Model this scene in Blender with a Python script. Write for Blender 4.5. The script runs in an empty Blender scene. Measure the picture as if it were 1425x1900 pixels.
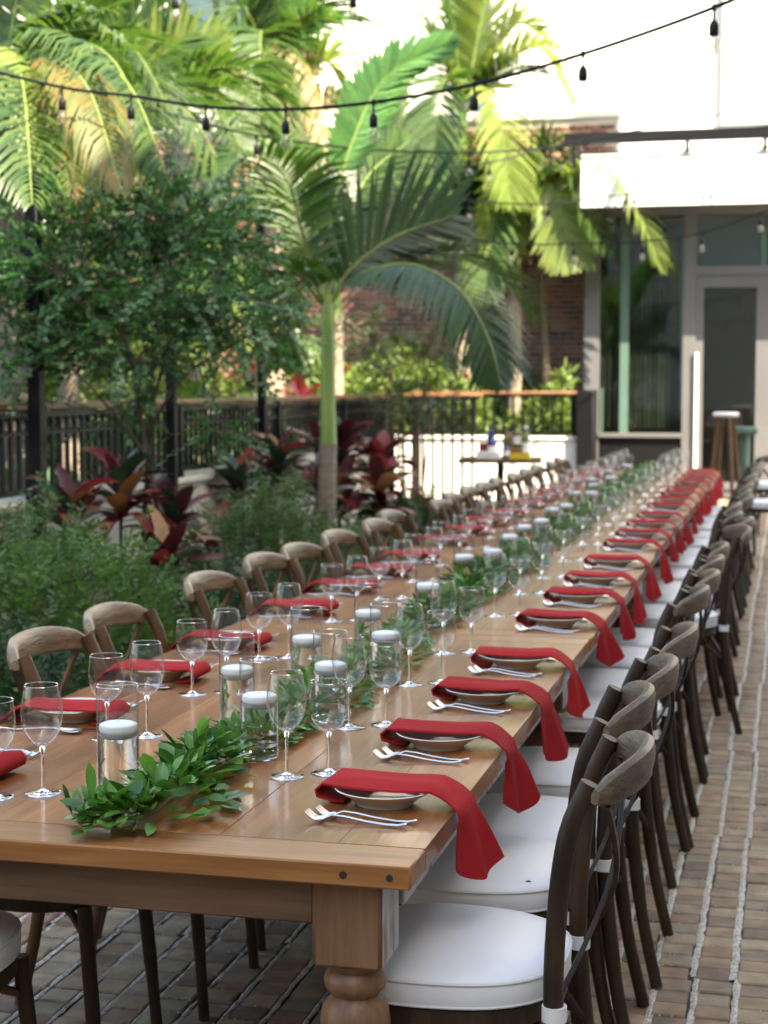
import bpy, math, random
import numpy as np
from mathutils import Vector, Matrix
R = math.radians
rnd = random.Random(7)
npr = np.random.default_rng(7)
sc = bpy.context.scene
COL = sc.collection

# ------------------------------------------------------------------ camera, sky, sun, exposure
F_PX, CAM_H, PITCH, YAW = 3074.0, 1.53, R(4.464), R(13.72)
cam_d = bpy.data.cameras.new('camera')
cam = bpy.data.objects.new('camera', cam_d); COL.objects.link(cam)
cam.location = (0, 0, CAM_H)
cam.rotation_euler = (R(90) - PITCH, 0, YAW)
cam_d.sensor_fit = 'VERTICAL'; cam_d.sensor_height = 36.0; cam_d.sensor_width = 27.0
cam_d.lens = F_PX / 1900 * 36.0
cam_d.clip_start = 0.05; cam_d.clip_end = 400
cam_d.dof.use_dof = True
cam_d.dof.focus_distance = 3.05
cam_d.dof.aperture_fstop = 5.8
sc.camera = cam

SUN_DIR = Vector((0.55, -0.45, 0.70)).normalized()
world = bpy.data.worlds.new('World'); sc.world = world; world.use_nodes = True
nt = world.node_tree; bg = nt.nodes['Background']
sky = nt.nodes.new('ShaderNodeTexSky'); sky.sky_type = 'NISHITA'; sky.sun_disc = False
sky.sun_elevation = math.asin(SUN_DIR.z)
sky.sun_rotation = math.atan2(SUN_DIR.x, SUN_DIR.y)
sky.air_density = 1.0; sky.dust_density = 2.0; sky.ozone_density = 0.6
nt.links.new(sky.outputs[0], bg.inputs[0]); bg.inputs[1].default_value = 0.15
sun_d = bpy.data.lights.new('sun', 'SUN'); sun_d.energy = 4.0; sun_d.angle = R(0.5); sun_d.color = (1.0, 0.95, 0.86)
sun = bpy.data.objects.new('sun', sun_d); COL.objects.link(sun)
sun.rotation_euler = SUN_DIR.to_track_quat('Z', 'Y').to_euler()
sun.location = (5, -5, 20)
sc.view_settings.view_transform = 'Standard'; sc.view_settings.look = 'None'
sc.view_settings.exposure = 2.4; sc.view_settings.gamma = 1.0; sc.view_settings.use_curve_mapping = False
sc.view_settings.use_white_balance = True; sc.view_settings.white_balance_temperature = 7800; sc.view_settings.white_balance_tint = 8
cy = sc.cycles
cy.max_bounces = 10; cy.diffuse_bounces = 4; cy.glossy_bounces = 4; cy.transmission_bounces = 8
cy.transparent_max_bounces = 40; cy.use_denoising = True
cy.sample_clamp_indirect = 6.0; cy.caustics_refractive = True; cy.caustics_reflective = False

# ------------------------------------------------------------------ place helpers
def ray(px, py):
    x = (px - 712.5) / F_PX; y = -(py - 950) / F_PX
    fw = math.cos(PITCH) + math.sin(PITCH) * y; up = -math.sin(PITCH) + math.cos(PITCH) * y
    return (x * math.cos(YAW) - fw * math.sin(YAW), x * math.sin(YAW) + fw * math.cos(YAW), up)
def at(px, py, Y):                     # a point seen in the photograph at a known distance Y down the yard
    d = ray(px, py); t = Y / d[1]
    return Vector((d[0] * t, Y, CAM_H + d[2] * t))
def on(px, py, z):                     # a point seen in the photograph at a known height
    d = ray(px, py); t = (z - CAM_H) / d[2]
    return Vector((d[0] * t, d[1] * t, z))

# ------------------------------------------------------------------ materials
def M(name, color, rough=0.6, metal=0.0, spec=0.5, coat=0.0, var=0.0, scale=8.0, stretch=(1, 1, 1), bump=0.0, bscale=None, color2=None,
      trans=0.0, coatrough=0.1, rand=0.0, coord='Object', detail=6.0, ramp=(0.3, 0.7)):
    m = bpy.data.materials.new(name); m.use_nodes = True
    n = m.node_tree.nodes; l = m.node_tree.links; p = n['Principled BSDF']
    p.inputs['Base Color'].default_value = (*color, 1); p.inputs['Roughness'].default_value = rough
    p.inputs['Metallic'].default_value = metal; p.inputs['Specular IOR Level'].default_value = spec
    p.inputs['Coat Weight'].default_value = coat; p.inputs['Coat Roughness'].default_value = coatrough
    tc = n.new('ShaderNodeTexCoord'); mp = n.new('ShaderNodeMapping'); mp.inputs['Scale'].default_value = stretch
    l.new(tc.outputs[coord], mp.inputs['Vector'])
    oi = n.new('ShaderNodeObjectInfo')
    if coord == 'Object':
        ad = n.new('ShaderNodeVectorMath'); ad.operation = 'MULTIPLY_ADD'
        l.new(oi.outputs['Random'], ad.inputs[0]); ad.inputs[1].default_value = (7, 13, 5); l.new(mp.outputs[0], ad.inputs[2])
        vec = ad.outputs[0]
    else:
        vec = mp.outputs[0]
    src = None
    if color2 is not None or var:
        nz = n.new('ShaderNodeTexNoise'); nz.inputs['Scale'].default_value = scale; nz.inputs['Detail'].default_value = detail
        nz.inputs['Distortion'].default_value = 0.6
        l.new(vec, nz.inputs['Vector'])
        rp = n.new('ShaderNodeValToRGB'); l.new(nz.outputs['Fac'], rp.inputs[0])
        rp.color_ramp.elements[0].position = ramp[0]; rp.color_ramp.elements[1].position = ramp[1]
        c2 = color2 if color2 is not None else tuple(c * (1 - var) for c in color)
        rp.color_ramp.elements[0].color = (*c2, 1); rp.color_ramp.elements[1].color = (*color, 1)
        src = rp.outputs[0]
    if rand:
        hs = n.new('ShaderNodeHueSaturation')
        mr = n.new('ShaderNodeMapRange'); mr.inputs['To Min'].default_value = 1 - rand; mr.inputs['To Max'].default_value = 1 + rand
        l.new(oi.outputs['Random'], mr.inputs['Value']); l.new(mr.outputs[0], hs.inputs['Value'])
        if src: l.new(src, hs.inputs['Color'])
        else: hs.inputs['Color'].default_value = (*color, 1)
        src = hs.outputs[0]
    if src: l.new(src, p.inputs['Base Color'])
    if bump:
        nb = n.new('ShaderNodeTexNoise'); nb.inputs['Scale'].default_value = bscale or scale * 4; nb.inputs['Detail'].default_value = 5
        l.new(vec, nb.inputs['Vector'])
        b = n.new('ShaderNodeBump'); b.inputs['Strength'].default_value = bump; b.inputs['Distance'].default_value = 0.01
        l.new(nb.outputs['Fac'], b.inputs['Height']); l.new(b.outputs[0], p.inputs['Normal'])
    if trans:
        tr = n.new('ShaderNodeBsdfTranslucent'); mx = n.new('ShaderNodeMixShader'); mx.inputs[0].default_value = trans
        if src: l.new(src, tr.inputs[0])
        else: tr.inputs[0].default_value = (*color, 1)
        l.new(p.outputs[0], mx.inputs[1]); l.new(tr.outputs[0], mx.inputs[2]); l.new(mx.outputs[0], n['Material Output'].inputs[0])
    return m

def leafmat(name, cols, rough=0.45, trans=0.35, tint=(1.5, 1.6, 0.6), spec=0.5):
    """leaf blade: every leaf (mesh island) draws its own tone out of cols"""
    m = bpy.data.materials.new(name); m.use_nodes = True
    n = m.node_tree.nodes; l = m.node_tree.links; p = n['Principled BSDF']
    p.inputs['Roughness'].default_value = rough; p.inputs['Specular IOR Level'].default_value = spec
    g = n.new('ShaderNodeNewGeometry'); rp = n.new('ShaderNodeValToRGB'); rp.color_ramp.interpolation = 'LINEAR'
    els = rp.color_ramp.elements
    while len(els) < len(cols): els.new(0.5)
    for i, c in enumerate(cols): els[i].position = i / (len(cols) - 1); els[i].color = (*c, 1)
    oi = n.new('ShaderNodeObjectInfo'); aa = n.new('ShaderNodeMath'); aa.operation = 'ADD'; l.new(g.outputs['Random Per Island'], aa.inputs[0]); l.new(oi.outputs['Random'], aa.inputs[1])
    ff = n.new('ShaderNodeMath'); ff.operation = 'FRACT'; l.new(aa.outputs[0], ff.inputs[0]); l.new(ff.outputs[0], rp.inputs[0])
    tc = n.new('ShaderNodeTexCoord'); nz = n.new('ShaderNodeTexNoise'); nz.inputs['Scale'].default_value = 30
    l.new(tc.outputs['Object'], nz.inputs['Vector'])
    mv = n.new('ShaderNodeMapRange'); mv.inputs['To Min'].default_value = 0.7; mv.inputs['To Max'].default_value = 1.3
    l.new(nz.outputs['Fac'], mv.inputs['Value'])
    hs = n.new('ShaderNodeHueSaturation'); l.new(mv.outputs[0], hs.inputs['Value']); l.new(rp.outputs[0], hs.inputs['Color'])
    l.new(hs.outputs[0], p.inputs['Base Color'])
    tr = n.new('ShaderNodeBsdfTranslucent'); ml = n.new('ShaderNodeMix'); ml.data_type = 'RGBA'; ml.blend_type = 'MULTIPLY'
    ml.inputs[0].default_value = 1; l.new(hs.outputs[0], ml.inputs[6]); ml.inputs[7].default_value = (*tint, 1)
    l.new(ml.outputs[2], tr.inputs[0])
    mx = n.new('ShaderNodeMixShader'); mx.inputs[0].default_value = trans
    l.new(p.outputs[0], mx.inputs[1]); l.new(tr.outputs[0], mx.inputs[2]); l.new(mx.outputs[0], n['Material Output'].inputs[0])
    return m

def islandmat(name, cols, rough=0.8, bump=0.3, bscale=60, trans=0, coat=0, randobj=True, nscale=20):
    """bricks and pavers: own tone for every piece, whether object or island"""
    m = bpy.data.materials.new(name); m.use_nodes = True
    n = m.node_tree.nodes; l = m.node_tree.links; p = n['Principled BSDF']
    p.inputs['Roughness'].default_value = rough; p.inputs['Coat Weight'].default_value = coat
    g = n.new('ShaderNodeNewGeometry'); oi = n.new('ShaderNodeObjectInfo')
    ad = n.new('ShaderNodeMath'); ad.operation = 'ADD'; l.new(g.outputs['Random Per Island'], ad.inputs[0]); l.new(oi.outputs['Random'], ad.inputs[1])
    fr = n.new('ShaderNodeMath'); fr.operation = 'FRACT'; l.new(ad.outputs[0], fr.inputs[0])
    rp = n.new('ShaderNodeValToRGB'); els = rp.color_ramp.elements
    while len(els) < len(cols): els.new(0.5)
    for i, c in enumerate(cols): els[i].position = i / (len(cols) - 1); els[i].color = (*c, 1)
    l.new(fr.outputs[0], rp.inputs[0])
    nz = n.new('ShaderNodeTexNoise'); nz.inputs['Scale'].default_value = nscale; nz.inputs['Detail'].default_value = 8
    l.new(g.outputs['Position'], nz.inputs['Vector'])
    mv = n.new('ShaderNodeMapRange'); mv.inputs['From Min'].default_value = 0.3; mv.inputs['From Max'].default_value = 0.7
    mv.inputs['To Min'].default_value = 0.65; mv.inputs['To Max'].default_value = 1.25
    l.new(nz.outputs['Fac'], mv.inputs['Value'])
    hs = n.new('ShaderNodeHueSaturation'); l.new(mv.outputs[0], hs.inputs['Value']); l.new(rp.outputs[0], hs.inputs['Color'])
    l.new(hs.outputs[0], p.inputs['Base Color'])
    nb = n.new('ShaderNodeTexNoise'); nb.inputs['Scale'].default_value = bscale; nb.inputs['Detail'].default_value = 6
    l.new(g.outputs['Position'], nb.inputs['Vector'])
    b = n.new('ShaderNodeBump'); b.inputs['Strength'].default_value = bump; b.inputs['Distance'].default_value = 0.01
    l.new(nb.outputs['Fac'], b.inputs['Height']); l.new(b.outputs[0], p.inputs['Normal'])
    return m

def woodmat(name, light, mid, dark, axis, rough=0.38, coat=0.5, coatrough=0.1, knots=0.035):
    m = M(name, mid, rough, spec=0.3, coat=coat, coatrough=coatrough)
    n = m.node_tree.nodes; l = m.node_tree.links; p = n['Principled BSDF']
    g = n.new('ShaderNodeNewGeometry'); oi = n.new('ShaderNodeObjectInfo')
    ad = n.new('ShaderNodeVectorMath'); ad.operation = 'MULTIPLY_ADD'; l.new(oi.outputs['Random'], ad.inputs[0]); ad.inputs[1].default_value = (3.1, 1.7, 2.3); l.new(g.outputs['Position'], ad.inputs[2])
    def noise(st, sc_, det, dist=0.0):
        mp = n.new('ShaderNodeMapping'); mp.inputs['Scale'].default_value = st; l.new(ad.outputs[0], mp.inputs['Vector'])
        z = n.new('ShaderNodeTexNoise'); z.inputs['Scale'].default_value = sc_; z.inputs['Detail'].default_value = det; z.inputs['Distortion'].default_value = dist; l.new(mp.outputs[0], z.inputs['Vector']); return z.outputs['Fac']
    lo = 0.12; st = [1.0, 1.0, 1.0]; st[axis] = lo
    broad = noise(st, 9, 4, 1.2); fine = noise([q * (1 if i != axis else .5) for i, q in enumerate(st)], 70, 6, .4); big = noise((1, 1, 1), 1.6, 3)
    rp = n.new('ShaderNodeValToRGB'); e = rp.color_ramp.elements; e[0].position = .32; e[0].color = (*dark, 1); e[1].position = .68; e[1].color = (*light, 1)
    k = e.new(.5); k.color = (*mid, 1)
    mx = n.new('ShaderNodeMix'); mx.inputs[0].default_value = .42; l.new(broad, mx.inputs[2]); l.new(fine, mx.inputs[3]); l.new(mx.outputs[0], rp.inputs[0])
    vm = n.new('ShaderNodeMapping'); vs = [5.0, 5.0, 5.0]; vs[axis] = 1.9; vm.inputs['Scale'].default_value = vs; l.new(ad.outputs[0], vm.inputs['Vector'])
    vo = n.new('ShaderNodeTexVoronoi'); vo.inputs['Scale'].default_value = 1.0; l.new(vm.outputs[0], vo.inputs['Vector'])
    kr = n.new('ShaderNodeValToRGB'); kr.color_ramp.elements[0].position = knots; kr.color_ramp.elements[0].color = (.22, .16, .12, 1); kr.color_ramp.elements[1].position = knots * 2.6; kr.color_ramp.elements[1].color = (1, 1, 1, 1)
    l.new(vo.outputs['Distance'], kr.inputs[0])
    mu = n.new('ShaderNodeMix'); mu.data_type = 'RGBA'; mu.blend_type = 'MULTIPLY'; mu.inputs[0].default_value = 1; l.new(rp.outputs[0], mu.inputs[6]); l.new(kr.outputs[0], mu.inputs[7])
    mv = n.new('ShaderNodeMapRange'); mv.inputs['From Min'].default_value = .3; mv.inputs['From Max'].default_value = .7; mv.inputs['To Min'].default_value = .78; mv.inputs['To Max'].default_value = 1.2; l.new(big, mv.inputs['Value'])
    ra = n.new('ShaderNodeMapRange'); ra.inputs['To Min'].default_value = .88; ra.inputs['To Max'].default_value = 1.12; l.new(oi.outputs['Random'], ra.inputs['Value'])
    m2 = n.new('ShaderNodeMath'); m2.operation = 'MULTIPLY'; l.new(mv.outputs[0], m2.inputs[0]); l.new(ra.outputs[0], m2.inputs[1])
    hs = n.new('ShaderNodeHueSaturation'); l.new(m2.outputs[0], hs.inputs['Value']); l.new(mu.outputs[2], hs.inputs['Color']); l.new(hs.outputs[0], p.inputs['Base Color'])
    rr = n.new('ShaderNodeMapRange'); rr.inputs['To Min'].default_value = rough - .1; rr.inputs['To Max'].default_value = rough + .18; l.new(broad, rr.inputs['Value']); l.new(rr.outputs[0], p.inputs['Roughness'])
    cr = n.new('ShaderNodeMapRange'); cr.inputs['From Min'].default_value = .35; cr.inputs['From Max'].default_value = .65; cr.inputs['To Min'].default_value = coatrough * .6; cr.inputs['To Max'].default_value = coatrough * 2.0; l.new(big, cr.inputs['Value']); l.new(cr.outputs[0], p.inputs['Coat Roughness'])
    h = n.new('ShaderNodeMath'); h.operation = 'ADD'; l.new(fine, h.inputs[0]); l.new(noise((1, 1, 1), 14, 3), h.inputs[1])
    b = n.new('ShaderNodeBump'); b.inputs['Strength'].default_value = .10; b.inputs['Distance'].default_value = .006; l.new(h.outputs[0], b.inputs['Height']); l.new(b.outputs[0], p.inputs['Normal'])
    b2 = n.new('ShaderNodeBump'); b2.inputs['Strength'].default_value = .05; b2.inputs['Distance'].default_value = .006; l.new(h.outputs[0], b2.inputs['Height']); l.new(b2.outputs[0], p.inputs['Coat Normal'])
    return m
def thinglass(name, tint=(0.985, 0.99, 0.99), edge=0.55, ior=1.45):
    """a thin clear shell: see-through face on, reflective towards the rim"""
    m = bpy.data.materials.new(name); m.use_nodes = True
    n = m.node_tree.nodes; l = m.node_tree.links; n.remove(n['Principled BSDF'])
    t = n.new('ShaderNodeBsdfTransparent'); t.inputs[0].default_value = (*tint, 1)
    g = n.new('ShaderNodeBsdfGlossy'); g.inputs['Roughness'].default_value = 0.03
    lw = n.new('ShaderNodeLayerWeight'); lw.inputs[0].default_value = 0.5
    fp = n.new('ShaderNodeMath'); fp.operation = 'POWER'; fp.inputs[1].default_value = 3.0; l.new(lw.outputs['Facing'], fp.inputs[0])
    mu = n.new('ShaderNodeMath'); mu.operation = 'MULTIPLY_ADD'; mu.inputs[1].default_value = 0.95; mu.inputs[2].default_value = ((ior - 1) / (ior + 1)) ** 2 * 2.2; mu.use_clamp = True
    l.new(fp.outputs[0], mu.inputs[0])
    ed = n.new('ShaderNodeMix'); ed.data_type = 'RGBA'; ed.inputs[6].default_value = (*tint, 1); ed.inputs[7].default_value = (edge, edge * 1.02, edge * 1.0, 1)
    pw = n.new('ShaderNodeMath'); pw.operation = 'POWER'; pw.inputs[1].default_value = 5.0
    l.new(lw.outputs['Facing'], pw.inputs[0]); l.new(pw.outputs[0], ed.inputs[0]); l.new(ed.outputs[2], t.inputs[0])
    mx = n.new('ShaderNodeMixShader'); l.new(mu.outputs[0], mx.inputs[0]); l.new(t.outputs[0], mx.inputs[1]); l.new(g.outputs[0], mx.inputs[2])
    l.new(mx.outputs[0], n['Material Output'].inputs[0])
    return m
def glass(name, color=(1, 1, 1), ior=1.45, rough=0.0):
    m = bpy.data.materials.new(name); m.use_nodes = True
    n = m.node_tree.nodes; l = m.node_tree.links; n.remove(n['Principled BSDF'])
    g = n.new('ShaderNodeBsdfGlass'); g.inputs[0].default_value = (*color, 1); g.inputs['IOR'].default_value = ior; g.inputs['Roughness'].default_value = rough
    l.new(g.outputs[0], n['Material Output'].inputs[0]); return m

MAT = dict(
    table_wood=woodmat('table_wood', (0.37, 0.142, 0.036), (0.255, 0.084, 0.019), (0.14, 0.040, 0.009), 1, coat=.5),
    table_end=woodmat('table_end', (0.40, 0.18, 0.06), (0.29, 0.112, 0.034), (0.16, 0.056, 0.017), 0, coat=.35, coatrough=.13),
    apron_wood=woodmat('apron_wood', (0.20, 0.11, 0.06), (0.15, 0.077, 0.042), (0.085, 0.042, 0.024), 0, .5, .08, .2, .03),
    leg_wood=woodmat('leg_wood', (0.27, 0.145, 0.075), (0.20, 0.10, 0.05), (0.115, 0.055, 0.028), 2, .45, .15, .2, .025),
    whitewash=M('whitewash', (0.50, 0.47, 0.46), 0.6, color2=(0.22, 0.15, 0.11), scale=7.0, stretch=(6, 4, 0.7), bump=0.4, ramp=(0.32, 0.52)),
    hole=M('hole', (0.02, 0.014, 0.01), 0.7),
    chair_dark=M('chair_dark', (0.055, 0.031, 0.016), 0.5, spec=0.25, color2=(0.018, 0.010, 0.0055), scale=5, stretch=(5, 5, 1.0), bump=0.25, bscale=20, rand=0.2),
    chair_crest=M('chair_crest', (0.155, 0.102, 0.06), 0.45, spec=0.4, color2=(0.05, 0.031, 0.018), scale=6, stretch=(6, 1.2, 9), bump=0.3, bscale=16, rand=0.2),
    chair_light=M('chair_light', (0.13, 0.066, 0.027), 0.42, spec=0.3, color2=(0.065, 0.031, 0.014), scale=5, stretch=(5, 5, 1.0), bump=0.2, bscale=20, rand=0.2),
    crest_light=M('crest_light', (0.27, 0.18, 0.10), 0.34, spec=0.6, color2=(0.085, 0.05, 0.025), scale=6, stretch=(6, 1.2, 9), bump=0.25, bscale=16, rand=0.15),  # base colour lightened to carry the sky's highlight on the left crests
    cushion=M('cushion', (0.78, 0.78, 0.79), 0.42, spec=0.35, var=0.09, scale=4, bump=0.22, bscale=7),
    piping=M('piping', (0.66, 0.65, 0.63), 0.6),
    strap=M('strap', (0.72, 0.72, 0.70), 0.6),
    napkin=M('napkin', (0.40, 0.020, 0.024), 0.85, spec=0.12, color2=(0.32, 0.014, 0.017), scale=5, bump=0.25, bscale=26, rand=0.10),
    plate=M('plate', (0.74, 0.69, 0.60), 0.22, spec=0.6, coat=0.5),
    steel=M('steel', (0.76, 0.73, 0.69), 0.2, metal=1.0),
    wax=M('wax', (0.93, 0.94, 0.94), 0.45, spec=0.4), wick=M('wick', (0.75, 0.73, 0.68), 0.9),
    glass_thin=thinglass('glass_thin', edge=0.62), vase_glass=thinglass('vase_glass', (0.98, 0.99, 0.985), 0.6),
    glass_solid=glass('glass_solid'), rim=thinglass('rim', (0.85, 0.82, 0.75), 0.6, 2.6), water=glass('water', (0.99, 1.0, 1.0), 1.33),
    black=M('black_iron', (0.004, 0.004, 0.005), 0.5, spec=0.25, var=0.3, scale=5, bump=0.05),
    rail_wood=M('rail_wood', (0.25, 0.115, 0.055), 0.45, color2=(0.17, 0.075, 0.035), scale=4, stretch=(4, 0.6, 4)),
    stucco=M('stucco', (0.60, 0.54, 0.45), 0.9, var=0.14, scale=3, bump=0.25, bscale=60),
    white_wall=M('white_wall', (0.80, 0.78, 0.74), 0.85, var=0.05, scale=2, bump=0.15, bscale=60),
    frame_grey=M('frame_grey', (0.13, 0.13, 0.135), 0.45, var=0.15, scale=1.5),
    frame_black=M('frame_black', (0.006, 0.006, 0.007), 0.45, spec=0.25, var=0.2, scale=1.5),
    pane=thinglass('pane', (0.72, 0.78, 0.75), 0.5), pane_pale=M('pane_pale', (0.55, 0.66, 0.63), 0.1, var=0.1, scale=.8),  # pane_pale: the overexposure of the upper glass is put into its colour
    pane_teal=M('pane_teal', (0.05, 0.085, 0.085), 0.06, spec=0.8, var=0.3, scale=0.8),
    mint=M('mint', (0.08, 0.15, 0.12), 0.5, var=0.15, scale=3),
    curtain=M('curtain', (0.055, 0.055, 0.042), 0.85, var=0.4, scale=4, stretch=(6, 6, 0.3)),
    cable=M('cable', (0.004, 0.004, 0.004), 0.5, spec=0.25), bulb=thinglass('bulb', (0.93, 0.9, 0.84), 0.5), filament=M('filament', (0.7, 0.42, 0.18), 0.4, metal=0.5),
    soil=M('soil', (0.035, 0.026, 0.018), 0.95, var=0.5, scale=12, bump=0.6, bscale=40, coord='Object'),
    palm_trunk=M('palm_trunk', (0.30, 0.25, 0.195), 0.8, color2=(0.20, 0.155, 0.11), scale=4, stretch=(1, 1, 9), bump=0.35, bscale=18),
    crownshaft=M('crownshaft', (0.30, 0.44, 0.12), 0.42, color2=(0.17, 0.29, 0.07), scale=3, stretch=(7, 7, 0.5), trans=0.08),
    bark=M('bark', (0.17, 0.13, 0.09), 0.85, color2=(0.09, 0.065, 0.045), scale=8, stretch=(1, 1, 4), bump=0.4),
    thin_bark=M('thin_bark', (0.24, 0.17, 0.105), 0.8, var=0.4, scale=9),
    frond_mid=leafmat('frond_mid', [(0.03, 0.072, 0.02), (0.055, 0.11, 0.028), (0.09, 0.145, 0.038)], 0.4, 0.38, (1.3, 1.5, 0.7)),
    frond_dark=leafmat('frond_dark', [(0.018, 0.045, 0.016), (0.03, 0.07, 0.022), (0.045, 0.09, 0.026)], 0.36, 0.25),
    frond_lime=leafmat('frond_lime', [(0.12, 0.18, 0.045), (0.18, 0.25, 0.06), (0.24, 0.29, 0.085)], 0.4, 0.45, (1.4, 1.4, 0.75)),
    frond_blue=leafmat('frond_blue', [(0.09, 0.21, 0.07), (0.12, 0.26, 0.085), (0.15, 0.30, 0.09)], 0.36, 0.4, (1.2, 1.6, 0.8)),
    frond_gold=leafmat('frond_gold', [(0.06, 0.11, 0.025), (0.11, 0.15, 0.03), (0.17, 0.16, 0.04), (0.24, 0.15, 0.04), (0.12, 0.14, 0.03)], 0.5, 0.4, (1.3, 1.1, 0.5)),
    frond_dead=leafmat('frond_dead', [(0.36, 0.27, 0.14), (0.48, 0.38, 0.22), (0.26, 0.17, 0.08)], 0.7, 0.3, (1, 1, 0.8)),
    rachis=M('rachis', (0.22, 0.28, 0.07), 0.45, var=0.3, scale=6), rachis_gold=M('rachis_gold', (0.5, 0.38, 0.08), 0.45, var=0.3, scale=6),
    tree_leaf=leafmat('tree_leaf', [(0.035, 0.085, 0.04), (0.065, 0.15, 0.065), (0.10, 0.21, 0.09), (0.17, 0.32, 0.17)], 0.28, 0.35, (1.2, 1.6, 0.7), 0.7),
    shrub_leaf=leafmat('shrub_leaf', [(0.05, 0.10, 0.045), (0.085, 0.155, 0.07), (0.14, 0.22, 0.11)], 0.35, 0.3),
    shrub_lime=leafmat('shrub_lime', [(0.05, 0.105, 0.032), (0.085, 0.165, 0.05), (0.13, 0.23, 0.075)], 0.35, 0.35),
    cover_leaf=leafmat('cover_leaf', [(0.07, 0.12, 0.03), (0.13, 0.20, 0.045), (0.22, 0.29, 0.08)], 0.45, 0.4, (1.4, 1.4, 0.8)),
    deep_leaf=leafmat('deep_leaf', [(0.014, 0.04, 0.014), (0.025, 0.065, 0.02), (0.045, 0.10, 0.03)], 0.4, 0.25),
    garland_leaf=leafmat('garland_leaf', [(0.02, 0.075, 0.018), (0.05, 0.16, 0.03), (0.08, 0.22, 0.045), (0.17, 0.36, 0.08)], 0.3, 0.25, (1.2, 1.4, 0.6), 0.6),
    garland_pale=leafmat('garland_pale', [(0.07, 0.16, 0.06), (0.12, 0.24, 0.09), (0.18, 0.31, 0.13)], 0.4, 0.3),
    ti_green=leafmat('ti_green', [(0.03, 0.07, 0.045), (0.05, 0.11, 0.065)], 0.25, 0.15, (1, 1.3, 0.7), 0.7),
    ti_maroon=leafmat('ti_maroon', [(0.045, 0.016, 0.018), (0.11, 0.024, 0.032), (0.08, 0.04, 0.025)], 0.3, 0.2, (1.5, 0.8, 0.6), 0.6),
    ti_red=leafmat('ti_red', [(0.16, 0.025, 0.035), (0.30, 0.05, 0.05), (0.22, 0.04, 0.07)], 0.35, 0.3, (1.3, 0.8, 0.7)),
    ti_tan=leafmat('ti_tan', [(0.40, 0.25, 0.13), (0.30, 0.14, 0.06)], 0.5, 0.25, (1.2, 0.9, 0.6)),
    paver=islandmat('paver', [(0.25, 0.15, 0.09), (0.35, 0.235, 0.135), (0.18, 0.115, 0.075), (0.38, 0.28, 0.165), (0.26, 0.20, 0.135), (0.30, 0.175, 0.11)], 0.75, 0.35, 70, nscale=14),
    grit=M('grit', (0.80, 0.74, 0.64), 0.9, color2=(0.40, 0.34, 0.27), scale=90, bump=1.0, bscale=160, ramp=(0.35, 0.6)),
    dust=M('dust', (0.06, 0.047, 0.037), 0.95, var=0.5, scale=30),
    brick=islandmat('brick', [(0.33, 0.15, 0.105), (0.25, 0.10, 0.07), (0.17, 0.085, 0.065), (0.38, 0.22, 0.16), (0.10, 0.065, 0.06), (0.30, 0.14, 0.10)], 0.9, 0.4, 60),
    mortar=M('mortar', (0.55, 0.50, 0.45), 0.95, var=0.2, scale=6),
    dark_top=M('dark_top', (0.10, 0.055, 0.032), 0.4, var=0.3, scale=4),
    blue_glass=M('blue_glass', (0.012, 0.025, 0.14), 0.08, spec=0.8), green_glass=M('green_glass', (0.10, 0.12, 0.015), 0.1, spec=0.8),
    label=M('label', (0.78, 0.77, 0.74), 0.6), yellow=M('yellow', (0.70, 0.47, 0.03), 0.6), redbox=M('redbox', (0.24, 0.03, 0.03), 0.6),
    copper=M('copper', (0.42, 0.20, 0.12), 0.5), white_paint=M('white_paint', (0.8, 0.8, 0.78), 0.5), petal=M('petal', (0.09, 0.04, 0.035), 0.8),
    building=M('building', (0.50, 0.47, 0.43), 0.9, var=0.1, scale=1.0), flower=M('flower', (0.55, 0.02, 0.04), 0.6),
    floor_in=M('floor_in', (0.05, 0.04, 0.035), 0.6),
)

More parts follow.
